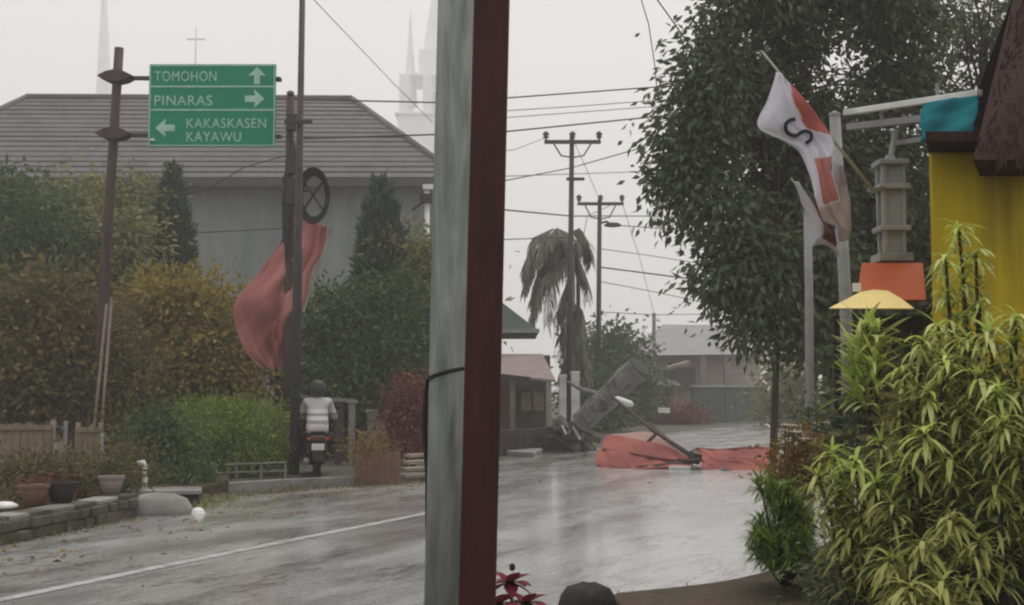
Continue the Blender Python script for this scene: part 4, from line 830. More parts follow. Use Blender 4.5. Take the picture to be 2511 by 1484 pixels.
# ================================================================== MOTORCYCLIST
p0 = G(762, 1182); p0.z = .012 
sc = thing('motor_scooter', p0, 'dark maroon motor scooter standing before the gate posts under its rider', 'motor scooter')
sc_rot = R(190)
def W(x, y, z): return p0 + Vector((x, y, z))        # scooter faces -y
for yy, nm in ((0, 'wheel'), (1.22, 'wheel')):
    mm = MB(); prof = [(.2, -.05), (.27, -.055), (.29, 0), (.27, .055), (.2, .05)]; ring = []
    for k_ in range(24):
        a = k_ / 24 * 2 * math.pi
        for r_, o_ in prof: ring.append(W(o_, yy + r_ * math.cos(a), .29 + r_ * math.sin(a)))
    n_ = len(prof); F = [(k_ * n_ + j, k_ * n_ + j + 1, ((k_ + 1) % 24) * n_ + j + 1, ((k_ + 1) % 24) * n_ + j) for k_ in range(24) for j in range(n_ - 1)] + [(k_ * n_, ((k_ + 1) % 24) * n_, ((k_ + 1) % 24) * n_ + n_ - 1, k_ * n_ + n_ - 1) for k_ in range(24)]
    wh = mm.add(ring, F).build(nm, M['black'], sc, smooth=True); MB().tube([W(-.05, yy, .29), W(.05, yy, .29)], .19, 18).build('rim', M['greymetal'], wh)
for s in (-1, 1): MB().tube([W(s * .075, 0, .29), W(s * .075, .1, .62), W(s * .06, .2, .92)], .026, 8).build('fork', M['greymetal'], sc)
MB().prism([W(-.07, -.3, .42), W(-.09, -.12, .56), W(-.09, .12, .62), W(-.07, .32, .52), W(-.07, .3, .48), W(-.09, .1, .57), W(-.09, -.1, .52), W(-.07, -.26, .4)], (.16, 0, 0)).build('mudguard', M['scooter'], sc, bevel=.015)
MB().prism([W(-.2, .1, .5), W(.2, .1, .5), W(.24, .14, .78), W(.15, .16, 1.0), W(-.15, .16, 1.0), W(-.24, .14, .78)], (0, .14, 0)).build('front_fairing', M['scooter'], sc, bevel=.03)
MB().box(W(.03, .07, .58), (.28, .05, .06), (.3, 0, 0)).build('white_trim', M['bowl'], sc, bevel=.01)
MB().lathe([(.005, -.02), (.09, 0), (.1, .05), (.08, .1), (.01, .12)], W(0.02, .1, .78), 16, 1.1, .6).build('headlight', M['whitepaint'], sc, smooth=True)
for s in (-1, 1): MB().lathe([(.005, 0), (.035, .02), (.03, .06), (.005, .07)], W(s * .19, .08, .72), 10).build('indicator', M['orange'], sc, smooth=True)
MB().tube([W(-.35, .3, 1.03), W(-.12, .22, 1.0), W(.12, .22, 1.0), W(.35, .3, 1.03)], .018, 8).build('handlebar', M['black'], sc, smooth=True)
for s in (-1, 1):
    st = MB().tube([W(s * .25, .24, 1.02), W(s * .33, .2, 1.2)], .008, 6).build('mirror_stalk', M['black'], sc); MB().lathe([(.01, -.05), (.055, -.03), (.06, .02), (.03, .05), (.005, .055)], W(s * .34, .2, 1.24), 12, 1.2, .3).build('mirror', M['black'], st, smooth=True)
MB().prism([W(-.14, .3, .25), W(-.14, .3, .36), W(-.14, .62, .38), W(-.14, .68, .6), W(-.14, 1.55, .8), W(-.14, 1.6, .68), W(-.14, 1.3, .45), W(-.14, .8, .25)], (.28, 0, 0)).build('body', M['scooter'], sc, bevel=.04)
MB().prism([W(-.13, .62, .64), W(-.13, .66, .74), W(-.13, 1.1, .78), W(-.13, 1.5, .86), W(-.13, 1.5, .8)], (.26, 0, 0)).build('seat', M['black'], sc, bevel=.03)
MB().box(W(0, 1.66, .6), (.21, .015, .11), (-.2, 0, 0)).build('number_plate', M['bowl'], sc, bevel=.004)
MB().box(W(0, 1.62, .74), (.2, .06, .07)).build('tail_light', M['carpaint'], sc, bevel=.015)
MB().prism([W(-.08, 1.5, .66), W(.08, 1.5, .66), W(.09, 1.68, .36), W(-.09, 1.68, .36)], (0, .015, .01)).build('rear_mudguard', M['black'], sc)
MB().tube([W(.17, 1.0, .3), W(.19, 1.35, .34), W(.19, 1.62, .37)], [.03, .05, .05], 10).build('exhaust', M['greymetal'], sc, smooth=True)
for s_ in (-1, 1): MB().lathe([(.005, 0), (.03, .02), (.025, .05), (.005, .055)], W(s_ * .15, 1.58, .7), 10).build('indicator', M['orange'], sc, smooth=True)
def skin(name, parent, verts, edges, rad, mat_, root=0):
    o0 = org(parent); me = bpy.data.meshes.new(name); me.from_pydata([tuple(Vector(v) - o0) for v in verts], edges, []); me.update()
    o = link(name, me, mat_, parent); md = o.modifiers.new('skin', 'SKIN'); md.use_smooth_shade = True
    for i, r_ in enumerate(rad): me.skin_vertices[0].data[i].radius = (r_ if isinstance(r_, tuple) else (r_, r_)); me.skin_vertices[0].data[i].use_root = (i == root)
    sb = o.modifiers.new('sub', 'SUBSURF'); sb.levels = 2; sb.render_levels = 2; return o
pr = thing('person', W(0, .85, 0), 'motorcyclist in a white jacket with grey bands and a dark helmet', 'person')
V_ = [W(0, .85, .8), W(0, .82, 1.05), W(0, .78, 1.3), W(0, .76, 1.42), W(0, .74, 1.5), W(0, .73, 1.6), W(0, .73, 1.66)]; E_ = [(i, i + 1) for i in range(6)]; R_ = [.13, .115, .12, .065, .055, .09, .075]
for s in (-1, 1):
    n_ = len(V_); V_ += [W(s * .18, .78, 1.34), W(s * .27, .66, 1.12), W(s * .31, .4, 1.06), W(s * .3, .31, 1.05)]; E_ += [(2, n_), (n_, n_ + 1), (n_ + 1, n_ + 2), (n_ + 2, n_ + 3)]; R_ += [.06, .045, .035, .04]
    n_ = len(V_); V_ += [W(s * .12, .78, .8), W(s * .18, .42, .76), W(s * .16, .45, .42), W(s * .16, .42, .36), W(s * .17, .3, .36)]; E_ += [(0, n_), (n_, n_ + 1), (n_ + 1, n_ + 2), (n_ + 2, n_ + 3), (n_ + 3, n_ + 4)]; R_ += [.085, .06, .045, .04, .035]
skin('body', pr, V_, E_, R_, M['skin'])
def jacket_mat():
    m, t_, b2, o = nodes('banded_jacket'); N = t_.nodes.new; L = t_.links.new; tc = N('ShaderNodeTexCoord'); sx = N('ShaderNodeSeparateXYZ'); L(tc.outputs['Object'], sx.inputs[0])
    r_ = N('ShaderNodeValToRGB'); mr = N('ShaderNodeMapRange'); mr.inputs['From Min'].default_value = .75; mr.inputs['From Max'].default_value = 1.5; L(sx.outputs['Z'], mr.inputs['Value']); L(mr.outputs[0], r_.inputs['Fac'])
    e = r_.color_ramp.elements; e[0].position = 0; e[0].color = (.62, .58, .58, 1); e[1].position = 1; e[1].color = (.66, .64, .64, 1); r_.color_ramp.interpolation = 'CONSTANT'
    for pos, c_ in ((.28, .3), (.36, .62), (.46, .28), (.52, .62), (.62, .45)): k_ = e.new(pos); k_.color = (c_, c_ * .97, c_ * 1.0, 1)
    L(r_.outputs['Color'], b2.inputs['Base Color']); b2.inputs['Roughness'].default_value = .8; return m
V_ = [W(0, 1.0, .74), W(0, .9, 1.0), W(0, .8, 1.2), W(0, .78, 1.34), W(0, .76, 1.43)]; E_ = [(i, i + 1) for i in range(4)]; R_ = [(.235, .18), (.2, .17), (.2, .16), (.16, .12), (.075, .075)]
for s in (-1, 1):
    n_ = len(V_); V_ += [W(s * .19, .78, 1.33), W(s * .28, .66, 1.1), W(s * .315, .42, 1.06)]; E_ += [(3, n_), (n_, n_ + 1), (n_ + 1, n_ + 2)]; R_ += [.085, .07, .055]
skin('jacket', pr, V_, E_, R_, jacket_mat())
for s in (-1, 1):
    skin('trouser_leg', pr, [W(s * .09, .85, .72), W(s * .26, .42, .72), W(s * .23, .42, .48), W(s * .2, .42, .38)], [(0, 1), (1, 2), (2, 3)], [.12, .11, .09, .075], M['trouser'])
    MB().prism([W(s * .16 - .05, .52, .33), W(s * .16 + .05, .52, .33), W(s * .16 + .05, .25, .33), W(s * .16 - .05, .25, .33)], (0, 0, .1)).build('shoe', M['black'], pr, bevel=.03)
MB().lathe([(.1, -.07), (.135, -.02), (.15, .06), (.14, .14), (.09, .2), (.02, .22)], W(0, .735, 1.5), 18, 1, 1.15).build('helmet', M['darkmetal'], pr, smooth=True)
MB().prism([W(-.1, .6, 1.58), W(.1, .6, 1.58), W(.1, .58, 1.66), W(-.1, .58, 1.66)], (0, -.02, 0)).build('visor', M['glass'], pr, bevel=.01)
for o in (sc, pr):
    piv = W(0, .6, 0); mR = Matrix.Rotation(sc_rot, 4, 'Z'); loc = Vector(o.location); o.location = piv + (mR @ (loc - piv)); o.rotation_euler = (0, 0, sc_rot)

# ================================================================== OVERHEAD CABLES
CB = 'overhead cables across the sky'
def cable(label, pts, r=.012, sag=0.0):
    r *= 1.1
    q = [P(*p) for p in pts]; o = []
    for a, c in zip(q[:-1], q[1:]):
        for k_ in range(8): f = k_ / 8; o.append(a.lerp(c, f) - Vector((0, 0, sag * 4 * f * (1 - f))))
    o.append(q[-1]); ob = MB().tube(o, r, 5).build('overhead_cable', M['wire'], None, smooth=True); tag(ob, label, 'cable', CB)
cable('topmost long cable from the cable pole across the sky to the big tree', [(714, 244, 22.6), (1075, 252, 24), (1250, 240, 25), (1620, 213, 27), (2100, 180, 30)], .014)
cable('second long cable below the topmost, from the steel pole to the tree', [(735, 340, 21.3), (1075, 330, 24), (1250, 322, 25), (1600, 287, 27), (2000, 250, 29)], .015)
cable('faint cable just above the tall pole crossarm', [(1190, 292, 30), (1250, 288, 30), (1600, 262, 32), (1900, 240, 33)], .009)
cable('cable rising steeply past the taller crossarm pole', [(1180, 452, 30), (1250, 441, 31), (1400, 412, 38), (1600, 355, 34), (1900, 270, 30)], .015)
cable('near-level cable just below the steep rising cable', [(1180, 432, 33), (1250, 432, 34), (1400, 427, 38), (1620, 420, 42), (1900, 410, 48)], .011)
cable('heavy cable sagging from the grey pole side to the shorter crossarm pole', [(1150, 505, 30), (1250, 516, 32), (1400, 530, 38), (1470, 530, 45), (1640, 530, 55)], .02)
cable('cable just under the lamp of the shorter crossarm pole', [(1502, 552, 45), (1640, 562, 48), (1800, 575, 52)], .016)
cable('short cable running left from the palm top', [(1180, 590, 34), (1250, 587, 35), (1400, 582, 38)], .014)
cable('dark cable sloping right from the middle of the shorter crossarm pole', [(1468, 655, 45), (1600, 672, 45), (1740, 690, 45)], .024)
cable('thin cable below the dark sloping one towards the far house', [(1468, 690, 45), (1600, 715, 48), (1740, 745, 52)], .014)
cable('lowest thin level cable over the rounded green tree', [(1468, 765, 45), (1600, 772, 52), (1760, 770, 58)], .014)
cable('faint thin cable sloping down from the top left towards the church tower', [(760, -10, 24), (860, 95, 27), (960, 200, 30), (1060, 300, 33)], .008)
cable('thin cable dropping steeply from the top edge left of the big tree', [(1560, -40, 20), (1590, 60, 20.5), (1605, 160, 21), (1612, 240, 21)], .008)
cable('slanting cable from the top edge into the big tree crown', [(1590, -30, 18), (1640, 40, 17.5), (1700, 125, 17), (1760, 210, 17)], .01)
cable('upper thin cable across the left trees', [(-60, 552, 22.5), (150, 556, 22.6), (400, 575, 22.8), (706, 560, 22.6)], .008)
cable('thin cable looping from the cable pole over the hall wall', [(706, 380, 22.6), (600, 410, 22.8), (500, 470, 23), (420, 478, 23), (270, 470, 23)], .009)
cable('faint cable between the two long upper cables', [(1190, 275, 27), (1400, 262, 29), (1700, 240, 32)], .009)
cable('pale cable from the taller pole crossarm to the grey pole side', [(1150, 375, 33), (1260, 368, 35), (1338, 338, 38)], .009)
cable('cable joining the tops of the two crossarm poles', [(1402, 336, 38), (1440, 420, 41), (1470, 492, 45)], .009)
cable('cable dropping rightwards from the shorter crossarm to the far thin pole', [(1524, 495, 45), (1570, 640, 52), (1604, 772, 60)], .01)
cable('upper of two thin cables leaving the shorter pole to the big tree', [(1470, 610, 45), (1600, 628, 45), (1740, 650, 45)], .012)
cable('steep stay wire rising from the shorter pole to upper left', [(1505, 500, 45), (1440, 530, 43), (1418, 640, 40)], .012)

# ================================================================== BIG TREE (right)
d = 17.0
bl = [(1720, 330, 17, 110, 110), (1690, 440, 17, 85, 90), (1740, 190, 17, 90, 90), (1860, 10, 17, 130, 60), (1850, 290, 17.5, 130, 120), (1790, 560, 17, 115, 100), (1850, 690, 17, 95, 80), (1855, 800, 17, 75, 50),
      (2000, 90, 17.5, 90, 70), (2000, 400, 18, 140, 150), (1960, 640, 17.5, 110, 110), (2170, 60, 18, 120, 90), (2190, 220, 18.5, 120, 80), (1740, 50, 17, 50, 40), (2050, -60, 17, 200, 60), (2120, 420, 19, 140, 130), (1660, 490, 17, 45, 80), (1940, 800, 17.5, 75, 70), (2050, 720, 18, 85, 90), (2065, 850, 18, 60, 60), (1790, 690, 17, 65, 80), (1910, 500, 18, 110, 110), (1900, 160, 17.5, 70, 60)]
tree('broadleaf_tree', 'huge dark leafy tree with a thin trunk filling the upper right', 'tree', (1890, 1250), d, bl, 44000, .155, .065, 'dark', .055, seed=91, clump=17, hollow=.45, droop=.8, spread=.75, sub=7)
tree('broadleaf_tree', 'second dark tree behind the flags and the grey ornamental column', 'tree', (2200, 1250), 21, [(2120, 620, 21, 130, 150), (2260, 600, 21, 130, 150), (2200, 800, 21, 150, 140), (2100, 780, 20.5, 80, 110), (2130, 920, 20, 80, 90), (2250, 950, 21, 130, 110), (2380, 600, 21, 130, 200)], 24000, .2, .09, 'dark', .13, seed=92, clump=20, hollow=.25, droop=.6, sub=5)
bt = P(2420, 950, 19); bt.z = 0; t = thing('bare_tree', bt, 'thin half-bare tree with gappy branches at the top right corner', 'tree'); rnd = random.Random(17); m = MB()
top = P(2410, 140, 19); m.tube([bt, bt.lerp(top, .6), top], [.1, .07, .04], 8)
for q in range(26):
    s = bt.lerp(top, rnd.uniform(.75, 1)); e = P(rnd.uniform(2310, 2500), rnd.uniform(-60, 240), 19 + rnd.uniform(-1, 1)); m.tube([s, s.lerp(e, .5) + Vector((rnd.uniform(-.15, .15), 0, .1)), e], [.03, .02, .008], 5)
m.build('trunk', M['bark'], t, smooth=True)
crown([lob(2330, 60, 19, 70, 90), lob(2440, 60, 19, 80, 100), lob(2400, 250, 19, 110, 60), lob(2460, 170, 19, 60, 80)], 2600, .17, .06, 'dark', t, 93, clump=14, hollow=.1, droop=.6)

# grey poles by the flags
for i, (xt, yt, xb_, dd, r_) in enumerate(((2046, 285, 2080, 12.0, .062), (1979, 525, 1986, 14.0, .05))):
    b_ = P(xb_, 950 + 1.6 / dd * FPX, dd); b_.z = 0; t = thing('grey_pole', b_, ('thicker pale grey pole standing behind the white flag', 'slimmer grey pole left of the flag tail')[i], 'pole', 'grey poles by the flags')
    tp = P(xt, yt, dd); md = P(2072 if i == 0 else 1983, 720, dd); MB().tube([b_, md, tp], [r_, r_ * .95, r_ * .85], 12).build('shaft', M['greymetal'], t, smooth=True); MB().lathe([(r_ * .95, 0), (r_ * .9, .03), (.01, .05)], tp, 12).build('cap', M['greymetal'], t)

# ================================================================== STALL, COLUMN, TARP, FLAGS
d = 9.2
cx_ = P(2190, 700, d); t = thing('snack_stall', (cx_.x, cx_.y + .2, 0), 'small stall with an orange roof and a yellow front awning under the flags', 'stall')
a = P(2112, 645, d + .1); b2 = P(2262, 645, d + .1); c = P(2270, 735, d - .25); e = P(2100, 735, d - .25)
bk_ = lambda p, q_: Vector((p.x * (p.y + q_) / p.y + .03, p.y + q_, p.z))
MB().add([a, b2, c, e, bk_(a, .55), b2 + Vector((0, .55, 0)), c + Vector((0, 1.2, 0)), bk_(e, 1.2)], [(0, 1, 2, 3), (4, 5, 1, 0), (1, 5, 6, 2), (5, 4, 7, 6), (4, 0, 3, 7), (3, 2, 6, 7)]).build('roof', M['orange'], t)
aw = [P(x_, y_, d - .72 + (757 - y_) / 46 * .34) for x_, y_ in ((2030, 756), (2072, 735), (2108, 716), (2140, 710), (2178, 713), (2212, 733), (2243, 757))]
MB().prism(aw, (.03, .12, 0)).build('awning', M['lamp_yellow'], t, bevel=.01)
MB().box(P(2100, 705, d - .36), (.05, .05, .06)).build('lamp', M['whitepaint'], t)
zl = P(0, 756, d).z
for sx in (2118, 2262):
    for sy in (.0, .9): q = P(sx, 760, d); MB().box((q.x, q.y - .1 + sy, zl / 2), (.05, .05, zl - .02)).build('support', M['darkshade'], t)
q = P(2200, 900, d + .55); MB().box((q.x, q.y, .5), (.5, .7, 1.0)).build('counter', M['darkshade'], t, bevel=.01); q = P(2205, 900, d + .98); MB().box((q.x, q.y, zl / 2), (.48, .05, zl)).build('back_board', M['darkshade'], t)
zc = lambda y: P(2185, y, d + .25).z
cc = P(2186, 600, d + .25); t = thing('ornamental_column', (cc.x, cc.y, zc(645)), 'pale grey ornamental column with three rings on the orange stall roof', 'column'); kx = (d + .25) / FPX
for y0, y1, wd in ((408, 455, 58), (470, 560, 56), (570, 625, 54)):
    MB().box((cc.x, cc.y, (zc(y0) + zc(y1)) / 2), (wd * kx * .7, wd * kx * .7, zc(y0) - zc(y1))).build('shaft', M['towergrey'], t)
    for sx in (-1, 1):
        for sy in (-1, 1): MB().box((cc.x + sx * wd * kx * .42, cc.y + sy * wd * kx * .42, (zc(y0) + zc(y1)) / 2), (.028, .028, zc(y0) - zc(y1))).build('corner_rod', M['towergrey'], t)
for y0, wd in ((402, 74), (462, 76), (563, 76)):
    MB().box((cc.x, cc.y, zc(y0)), (wd * kx, wd * kx, 13 * kx)).build('ring', M['towergrey'], t, bevel=.008)
MB().box((cc.x, cc.y, zc(392)), (.1, .1, .07), taper=.5).build('cap', M['towergrey'], t); MB().box((cc.x, cc.y, zc(634)), (82 * kx, 82 * kx, 20 * kx)).build('base', M['towergrey'], t, bevel=.006)
MB().tube([(cc.x, cc.y, zc(395)), P(2196, 318, d + .25)], .022, 8).build('spindle', M['towergrey'], t)
t = thing('tarp_frame', P(2230, 290, d), 'white-edged awning frame with grey bars above the column', 'awning frame')
MB().beam(P(2072, 277, d + .3), P(2402, 228, d - 1.0), .05, .045).build('edge_bar', M['whitepaint'], t, bevel=.006)
MB().beam(P(2080, 312, d + .5), P(2330, 283, d - .3), .05, .05).build('lower_bar', M['greymetal'], t); MB().beam(P(2190, 352, d + .4), P(2320, 333, d - .4), .035, .035).build('short_bar', M['greymetal'], t)
MB().beam(P(2186, 318, d + .3), P(2190, 352, d + .38), .03, .03).build('strut', M['greymetal'], t)
for q in ((2160, 262, d - .05), (2297, 205, d - .6)): MB().beam(P(q[0], q[1], q[2]), P(q[0] + 2, q[1] + 34, q[2]), .02, .02).build('clip', M['greymetal'], t)
t = thing('teal_tarp', P(2330, 280, 8.2), 'teal tarpaulin hanging from the right end of the awning frame', 'tarpaulin')
cloth('sheet', [[(2264, 252, 8.5), (2330, 243, 8.3), (2400, 233, 8.1)], [(2258, 285, 8.5), (2325, 278, 8.32), (2396, 268, 8.12)], [(2260, 318, 8.5), (2325, 312, 8.3), (2390, 303, 8.1)], [(2256, 348, 8.52), (2318, 344, 8.32), (2384, 334, 8.12)]], t, lambda u, v: (.0, .22 + .05 * math.sin(u * 9 + v * 3), .26 + .05 * math.sin(u * 9 + v * 3)), 20, 16, .012)
FD = lambda x, y: 8.75 + .05 * math.sin(x / 34 + y / 55)
t = thing('white_flag', P(2000, 330, 8.8), 'white and red flag with a dark letter S flying on a bamboo stick', 'flag')
rows = [((1903, 178), (1921, 190)), ((1880, 245), (1968, 243)), ((1858, 312), (2012, 302)), ((1925, 350), (2036, 338)), ((1962, 378), (2042, 372)), ((1985, 430), (2036, 412)), ((1995, 490), (2052, 472)), ((2012, 538), (2064, 520)), ((2028, 550), (2082, 566))]
def row(a, c): return [(a[0] + (c[0] - a[0]) * f, a[1] + (c[1] - a[1]) * f, FD(a[0] + (c[0] - a[0]) * f, a[1] + (c[1] - a[1]) * f)) for f in (0, .25, .5, .75, 1)]
WH = (.68, .66, .72); RD = (.5, .13, .11)
def fdye(u, v):
    if .06 < v < .36 and u > 1.02 - .32 * math.sin(math.pi * min(1, v / .4)) + .03 * math.sin(v * 40): return RD
    if .54 < v < .8 and u > .3 and u < .95: return (.52, .2, .17)
    if v > .8: return (.5, .42, .42)
    return WH
cloth('flag_cloth', [row(*r_) for r_ in rows], t, fdye, 40, 80, .011, .003, 0.0, 0.0, .014)
sp = [(1949.7, 292.9), (1940, 293.5), (1932.7, 297.5), (1926.5, 304), (1925, 311.4), (1927, 321), (1932.7, 328.3), (1942, 332.6), (1951.2, 333), (1960, 328), (1966.6, 323.7), (1975, 321.5), (1982, 323.7), (1988, 328), (1989.8, 334.5), (1988, 341.5), (1983.6, 346.8), (1974.3, 351.5)]
m = MB(); prev = None
for i, (x_, y_) in enumerate(sp):
    a = sp[max(i - 1, 0)]; c = sp[min(i + 1, len(sp) - 1)]; tx, ty_ = c[0] - a[0], c[1] - a[1]; l_ = math.hypot(tx, ty_); nx, ny = -ty_ / l_ * 4.6, tx / l_ * 4.6
    m.v += [P(x_ + nx, y_ + ny, FD(x_, y_) - .056), P(x_ - nx, y_ - ny, FD(x_, y_) - .056)]
    if i: k_ = 2 * i; m.f.append((k_ - 2, k_ - 1, k_ + 1, k_))
M['ink'] = mat('black_print', (.02, .02, .035), .7, .1, 8, 0)
m.build('letter_s', M['ink'], t)
MB().tube([P(1868, 126, 8.82), P(2000, 291, 8.86), P(2138, 464, 9.0)], [.008, .011, .013], 7).build('stick', M['bambstick'], t, smooth=True)
MB().beam(P(2130, 466, 9.0), P(2165, 463, 9.3), .03, .03).build('holder', M['greymetal'], t)
t = thing('folded_flag', P(2050, 500, 9.1), 'pale folded flag tail hanging close to the thicker grey pole', 'flag')
cloth('flag_cloth', [[(2046, 400, 9.1), (2056, 402, 9.05), (2066, 404, 9.1)], [(2040, 470, 9.1), (2058, 470, 9.0), (2078, 470, 9.1)], [(2045, 540, 9.1), (2066, 540, 9.0), (2086, 530, 9.1)], [(2055, 590, 9.1), (2068, 592, 9.05), (2082, 585, 9.1)]], t, lambda u, v: (.34, .28, .29) if (u < .55 or v < .3) else (.5, .46, .48), 10, 20, .01, .003)
t = thing('drooping_flag', P(2000, 540, 9.4), 'drooping white and maroon flag hanging below the one with the letter', 'flag')
cloth('flag_cloth', [[(1945, 445, 9.4), (1955, 446, 9.4), (1962, 450, 9.4)], [(1965, 495, 9.4), (1990, 505, 9.35), (2010, 520, 9.4)], [(1985, 545, 9.4), (2015, 555, 9.3), (2045, 575, 9.4)], [(1990, 598, 9.4), (2012, 585, 9.3), (2052, 612, 9.4)], [(1988, 606, 9.4), (2020, 600, 9.35), (2058, 628, 9.4)]], t, lambda u, v: (.12, .04, .045) if (u > .62 - .1 * v and v < .75) else (.55, .52, .56), 14, 24, .01, .003)
MB().tube([P(1938, 436, 9.45), P(2056, 600, 9.45)], .008, 6).build('stick', M['bambstick'], t)

# yellow house at the right edge
d = 7.6
xw = P(2282, 600, d).x; zt = P(0, 372, d).z
t = thing('yellow_house', (xw + 1, d + 1, 0), 'bright yellow house wall with a dark maroon thatch roof at the right edge', 'house')
fp_ = [(xw, d), (xw + 4, d), (xw + 5.6, d + 3), (xw + 1.15, d + 3)]
MB().prism([(a_, b_, 0) for a_, b_ in fp_], (0, 0, zt)).build('wall', M['yellow'], t, bevel=.02)
c0, c1 = P(2385, 392, d - .55), P(2700, 392, d - .55); r0, r1 = P(2478, 10, d + .9), P(2800, -200, d + .9)
MB().add([c0, c1, P(2700, -120, d + .9), P(2490, -30, d + .9), c0 + Vector((1.35, 3, 0)), c1 + Vector((0, 3, 0)), P(2700, -120, d + 1.6), P(2490, -30, d + 1.6), ], [(0, 1, 2, 3), (0, 3, 7, 4), (0, 4, 5, 1), (3, 2, 6, 7), (1, 5, 6, 2), (4, 7, 6, 5)]).build('roof', M['eave'], t)
m = MB(); rnd = random.Random(23)
for q in range(320):
    f = rnd.uniform(0, 1); g_ = rnd.uniform(0, 1) ** .7; base = c0.lerp(P(2490, -30, d + .9), f).lerp(c1.lerp(P(2700, -120, d + .9), f), g_ * .5); strip_leaf(m, base + Vector((rnd.uniform(-.03, .03), -.03, .02)), (rnd.uniform(-.5, .1), -.35, -.9), (0, 1, 0), rnd.uniform(.08, .2), .02, .2, 3)
o = strips('thatch', m, 8, 'dark', t, 3, 'stuff'); o.data.materials.clear(); o.data.materials.append(M['eave'])
MB().prism([(xw - .12, d - .3, zt + .005), (xw + 4, d - .3, zt + .005), (xw + 5.6, d + 3, zt + .005), (xw + 1.2, d + 3, zt + .005)], (0, 0, .06)).build('eave_board', M['eave'], t)

# ================================================================== NEAR RIGHT PLANTS
LEAFV = []
for v in range(5):
    m = MB(); strip_leaf(m, (0, 0, 0), (0, math.cos(.75 - .12 * v), math.sin(.75 - .12 * v)), (0, 0, 1), 1.0, .12 + .01 * v, .75 + .28 * v, 6)
    me = bpy.data.meshes.new('leaf'); me.from_pydata([tuple(p) for p in m.v], [], m.f); me.update()
    for p in me.polygons: p.use_smooth = True
    at = me.attributes.new('tint', 'FLOAT', 'POINT'); at.data.foreach_set('value', np.full(len(me.vertices), .12 + .19 * v, np.float32)); LEAFV.append(me)
LEAF_M = {}
def leafmesh(i, matname):
    k_ = (i, matname)
    if k_ not in LEAF_M: me = LEAFV[i].copy(); me.materials.clear(); me.materials.append(FOL[matname]); LEAF_M[k_] = me
    return LEAF_M[k_]
def dracaena(label, base, tufts_, seed, extra=90):
    rnd = random.Random(seed); b_ = P(base[0], 1400, base[1]); b_.z = .1; t = thing('dracaena_plant', b_, label, 'plant', 'whorled dracaena plants before the yellow wall'); lower = MB(); nl = 0; NLF = min(34, 296 // len(tufts_))
    for (x, y, d_, Lpx, mt) in tufts_:
        q = P(x, y, d_); L = Lpx * d_ / FPX; s0 = b_ + Vector((rnd.uniform(-.15, .15), rnd.uniform(-.15, .15), 0)); midp = s0.lerp(q, .6); midp.x += rnd.uniform(-.06, .06); midp.z -= .05
        st = MB().tube([s0, midp, q], [.016, .012, .008], 6).build('stem', M['bark'], t, smooth=True)
        for k_ in range(NLF):
            if nl >= 290: break
            nl += 1; a = k_ * 2.4 + rnd.uniform(-.3, .3); tier = k_ / NLF
            o = bpy.data.objects.new('leaf', leafmesh(rnd.randint(0, 4), mt)); COL.objects.link(o); o.parent = st; o.location = q - b_ + Vector((0, 0, (-.35 + .45 * tier) * L * 1.1))
            o.rotation_euler = (rnd.uniform(-.25, .1) + .55 * (tier - .45), 0, a); o.scale = (L * rnd.uniform(.62, 1.3),) * 3
        for k_ in range(extra):
            zz_ = -rnd.uniform(.1, 1) ** 1.3 * L * 3.2; a = rnd.uniform(0, 6.28); e = rnd.uniform(-.2, .8); f = min(1, -zz_ / max(.05, (q - midp).length)); sp_ = q.lerp(midp, f)
            strip_leaf(lower, sp_ + Vector((rnd.gauss(0, .03), rnd.gauss(0, .03), 0)), (math.cos(a) * math.cos(e), math.sin(a) * math.cos(e), math.sin(e)), (0, 0, 1), L * rnd.uniform(.6, 1.05), L * rnd.uniform(.08, .13), rnd.uniform(.7, 1.5), 5)
    strips('lower_leaves', lower, 12, 'limeshade', t, seed, 'stuff'); return t
dracaena('tall slender whorled dracaena rising in front of the yellow wall', (2350, 6.6), [(2350, 560, 6.6, 62, 'lime'), (2318, 632, 6.5, 60, 'lime'), (2392, 622, 6.6, 60, 'lime'), (2362, 690, 6.6, 62, 'lime'), (2322, 715, 6.5, 62, 'lime'), (2400, 745, 6.5, 64, 'lime'), (2330, 790, 6.5, 66, 'lime')], 101, 45)
dracaena('large whorled dracaena in the middle of the near plants', (2290, 6.0), [(2262, 835, 6.2, 78, 'lime'), (2320, 880, 6.0, 80, 'lime'), (2215, 905, 6.3, 74, 'lime'), (2275, 960, 6.0, 80, 'lime'), (2268, 1062, 5.8, 88, 'lime'), (2355, 1010, 5.9, 82, 'limeshade'), (2210, 1000, 6.2, 74, 'limeshade'), (2330, 1130, 5.7, 84, 'limeshade'), (2300, 800, 6.2, 70, 'lime'), (2370, 830, 6.1, 76, 'lime'), (2225, 1130, 6.0, 78, 'lime')], 102, 110)
dracaena('right-hand whorled dracaena against the picture edge', (2460, 5.8), [(2420, 810, 6.0, 78, 'lime'), (2400, 920, 5.9, 80, 'lime'), (2480, 840, 6.0, 78, 'lime'), (2450, 950, 5.8, 82, 'lime'), (2505, 960, 5.8, 80, 'limeshade'), (2430, 1060, 5.7, 84, 'limeshade'), (2500, 1110, 5.6, 84, 'limeshade'), (2490, 775, 6.0, 74, 'lime'), (2460, 1030, 5.6, 80, 'lime'), (2440, 1190, 5.6, 84, 'limeshade')], 103, 110)
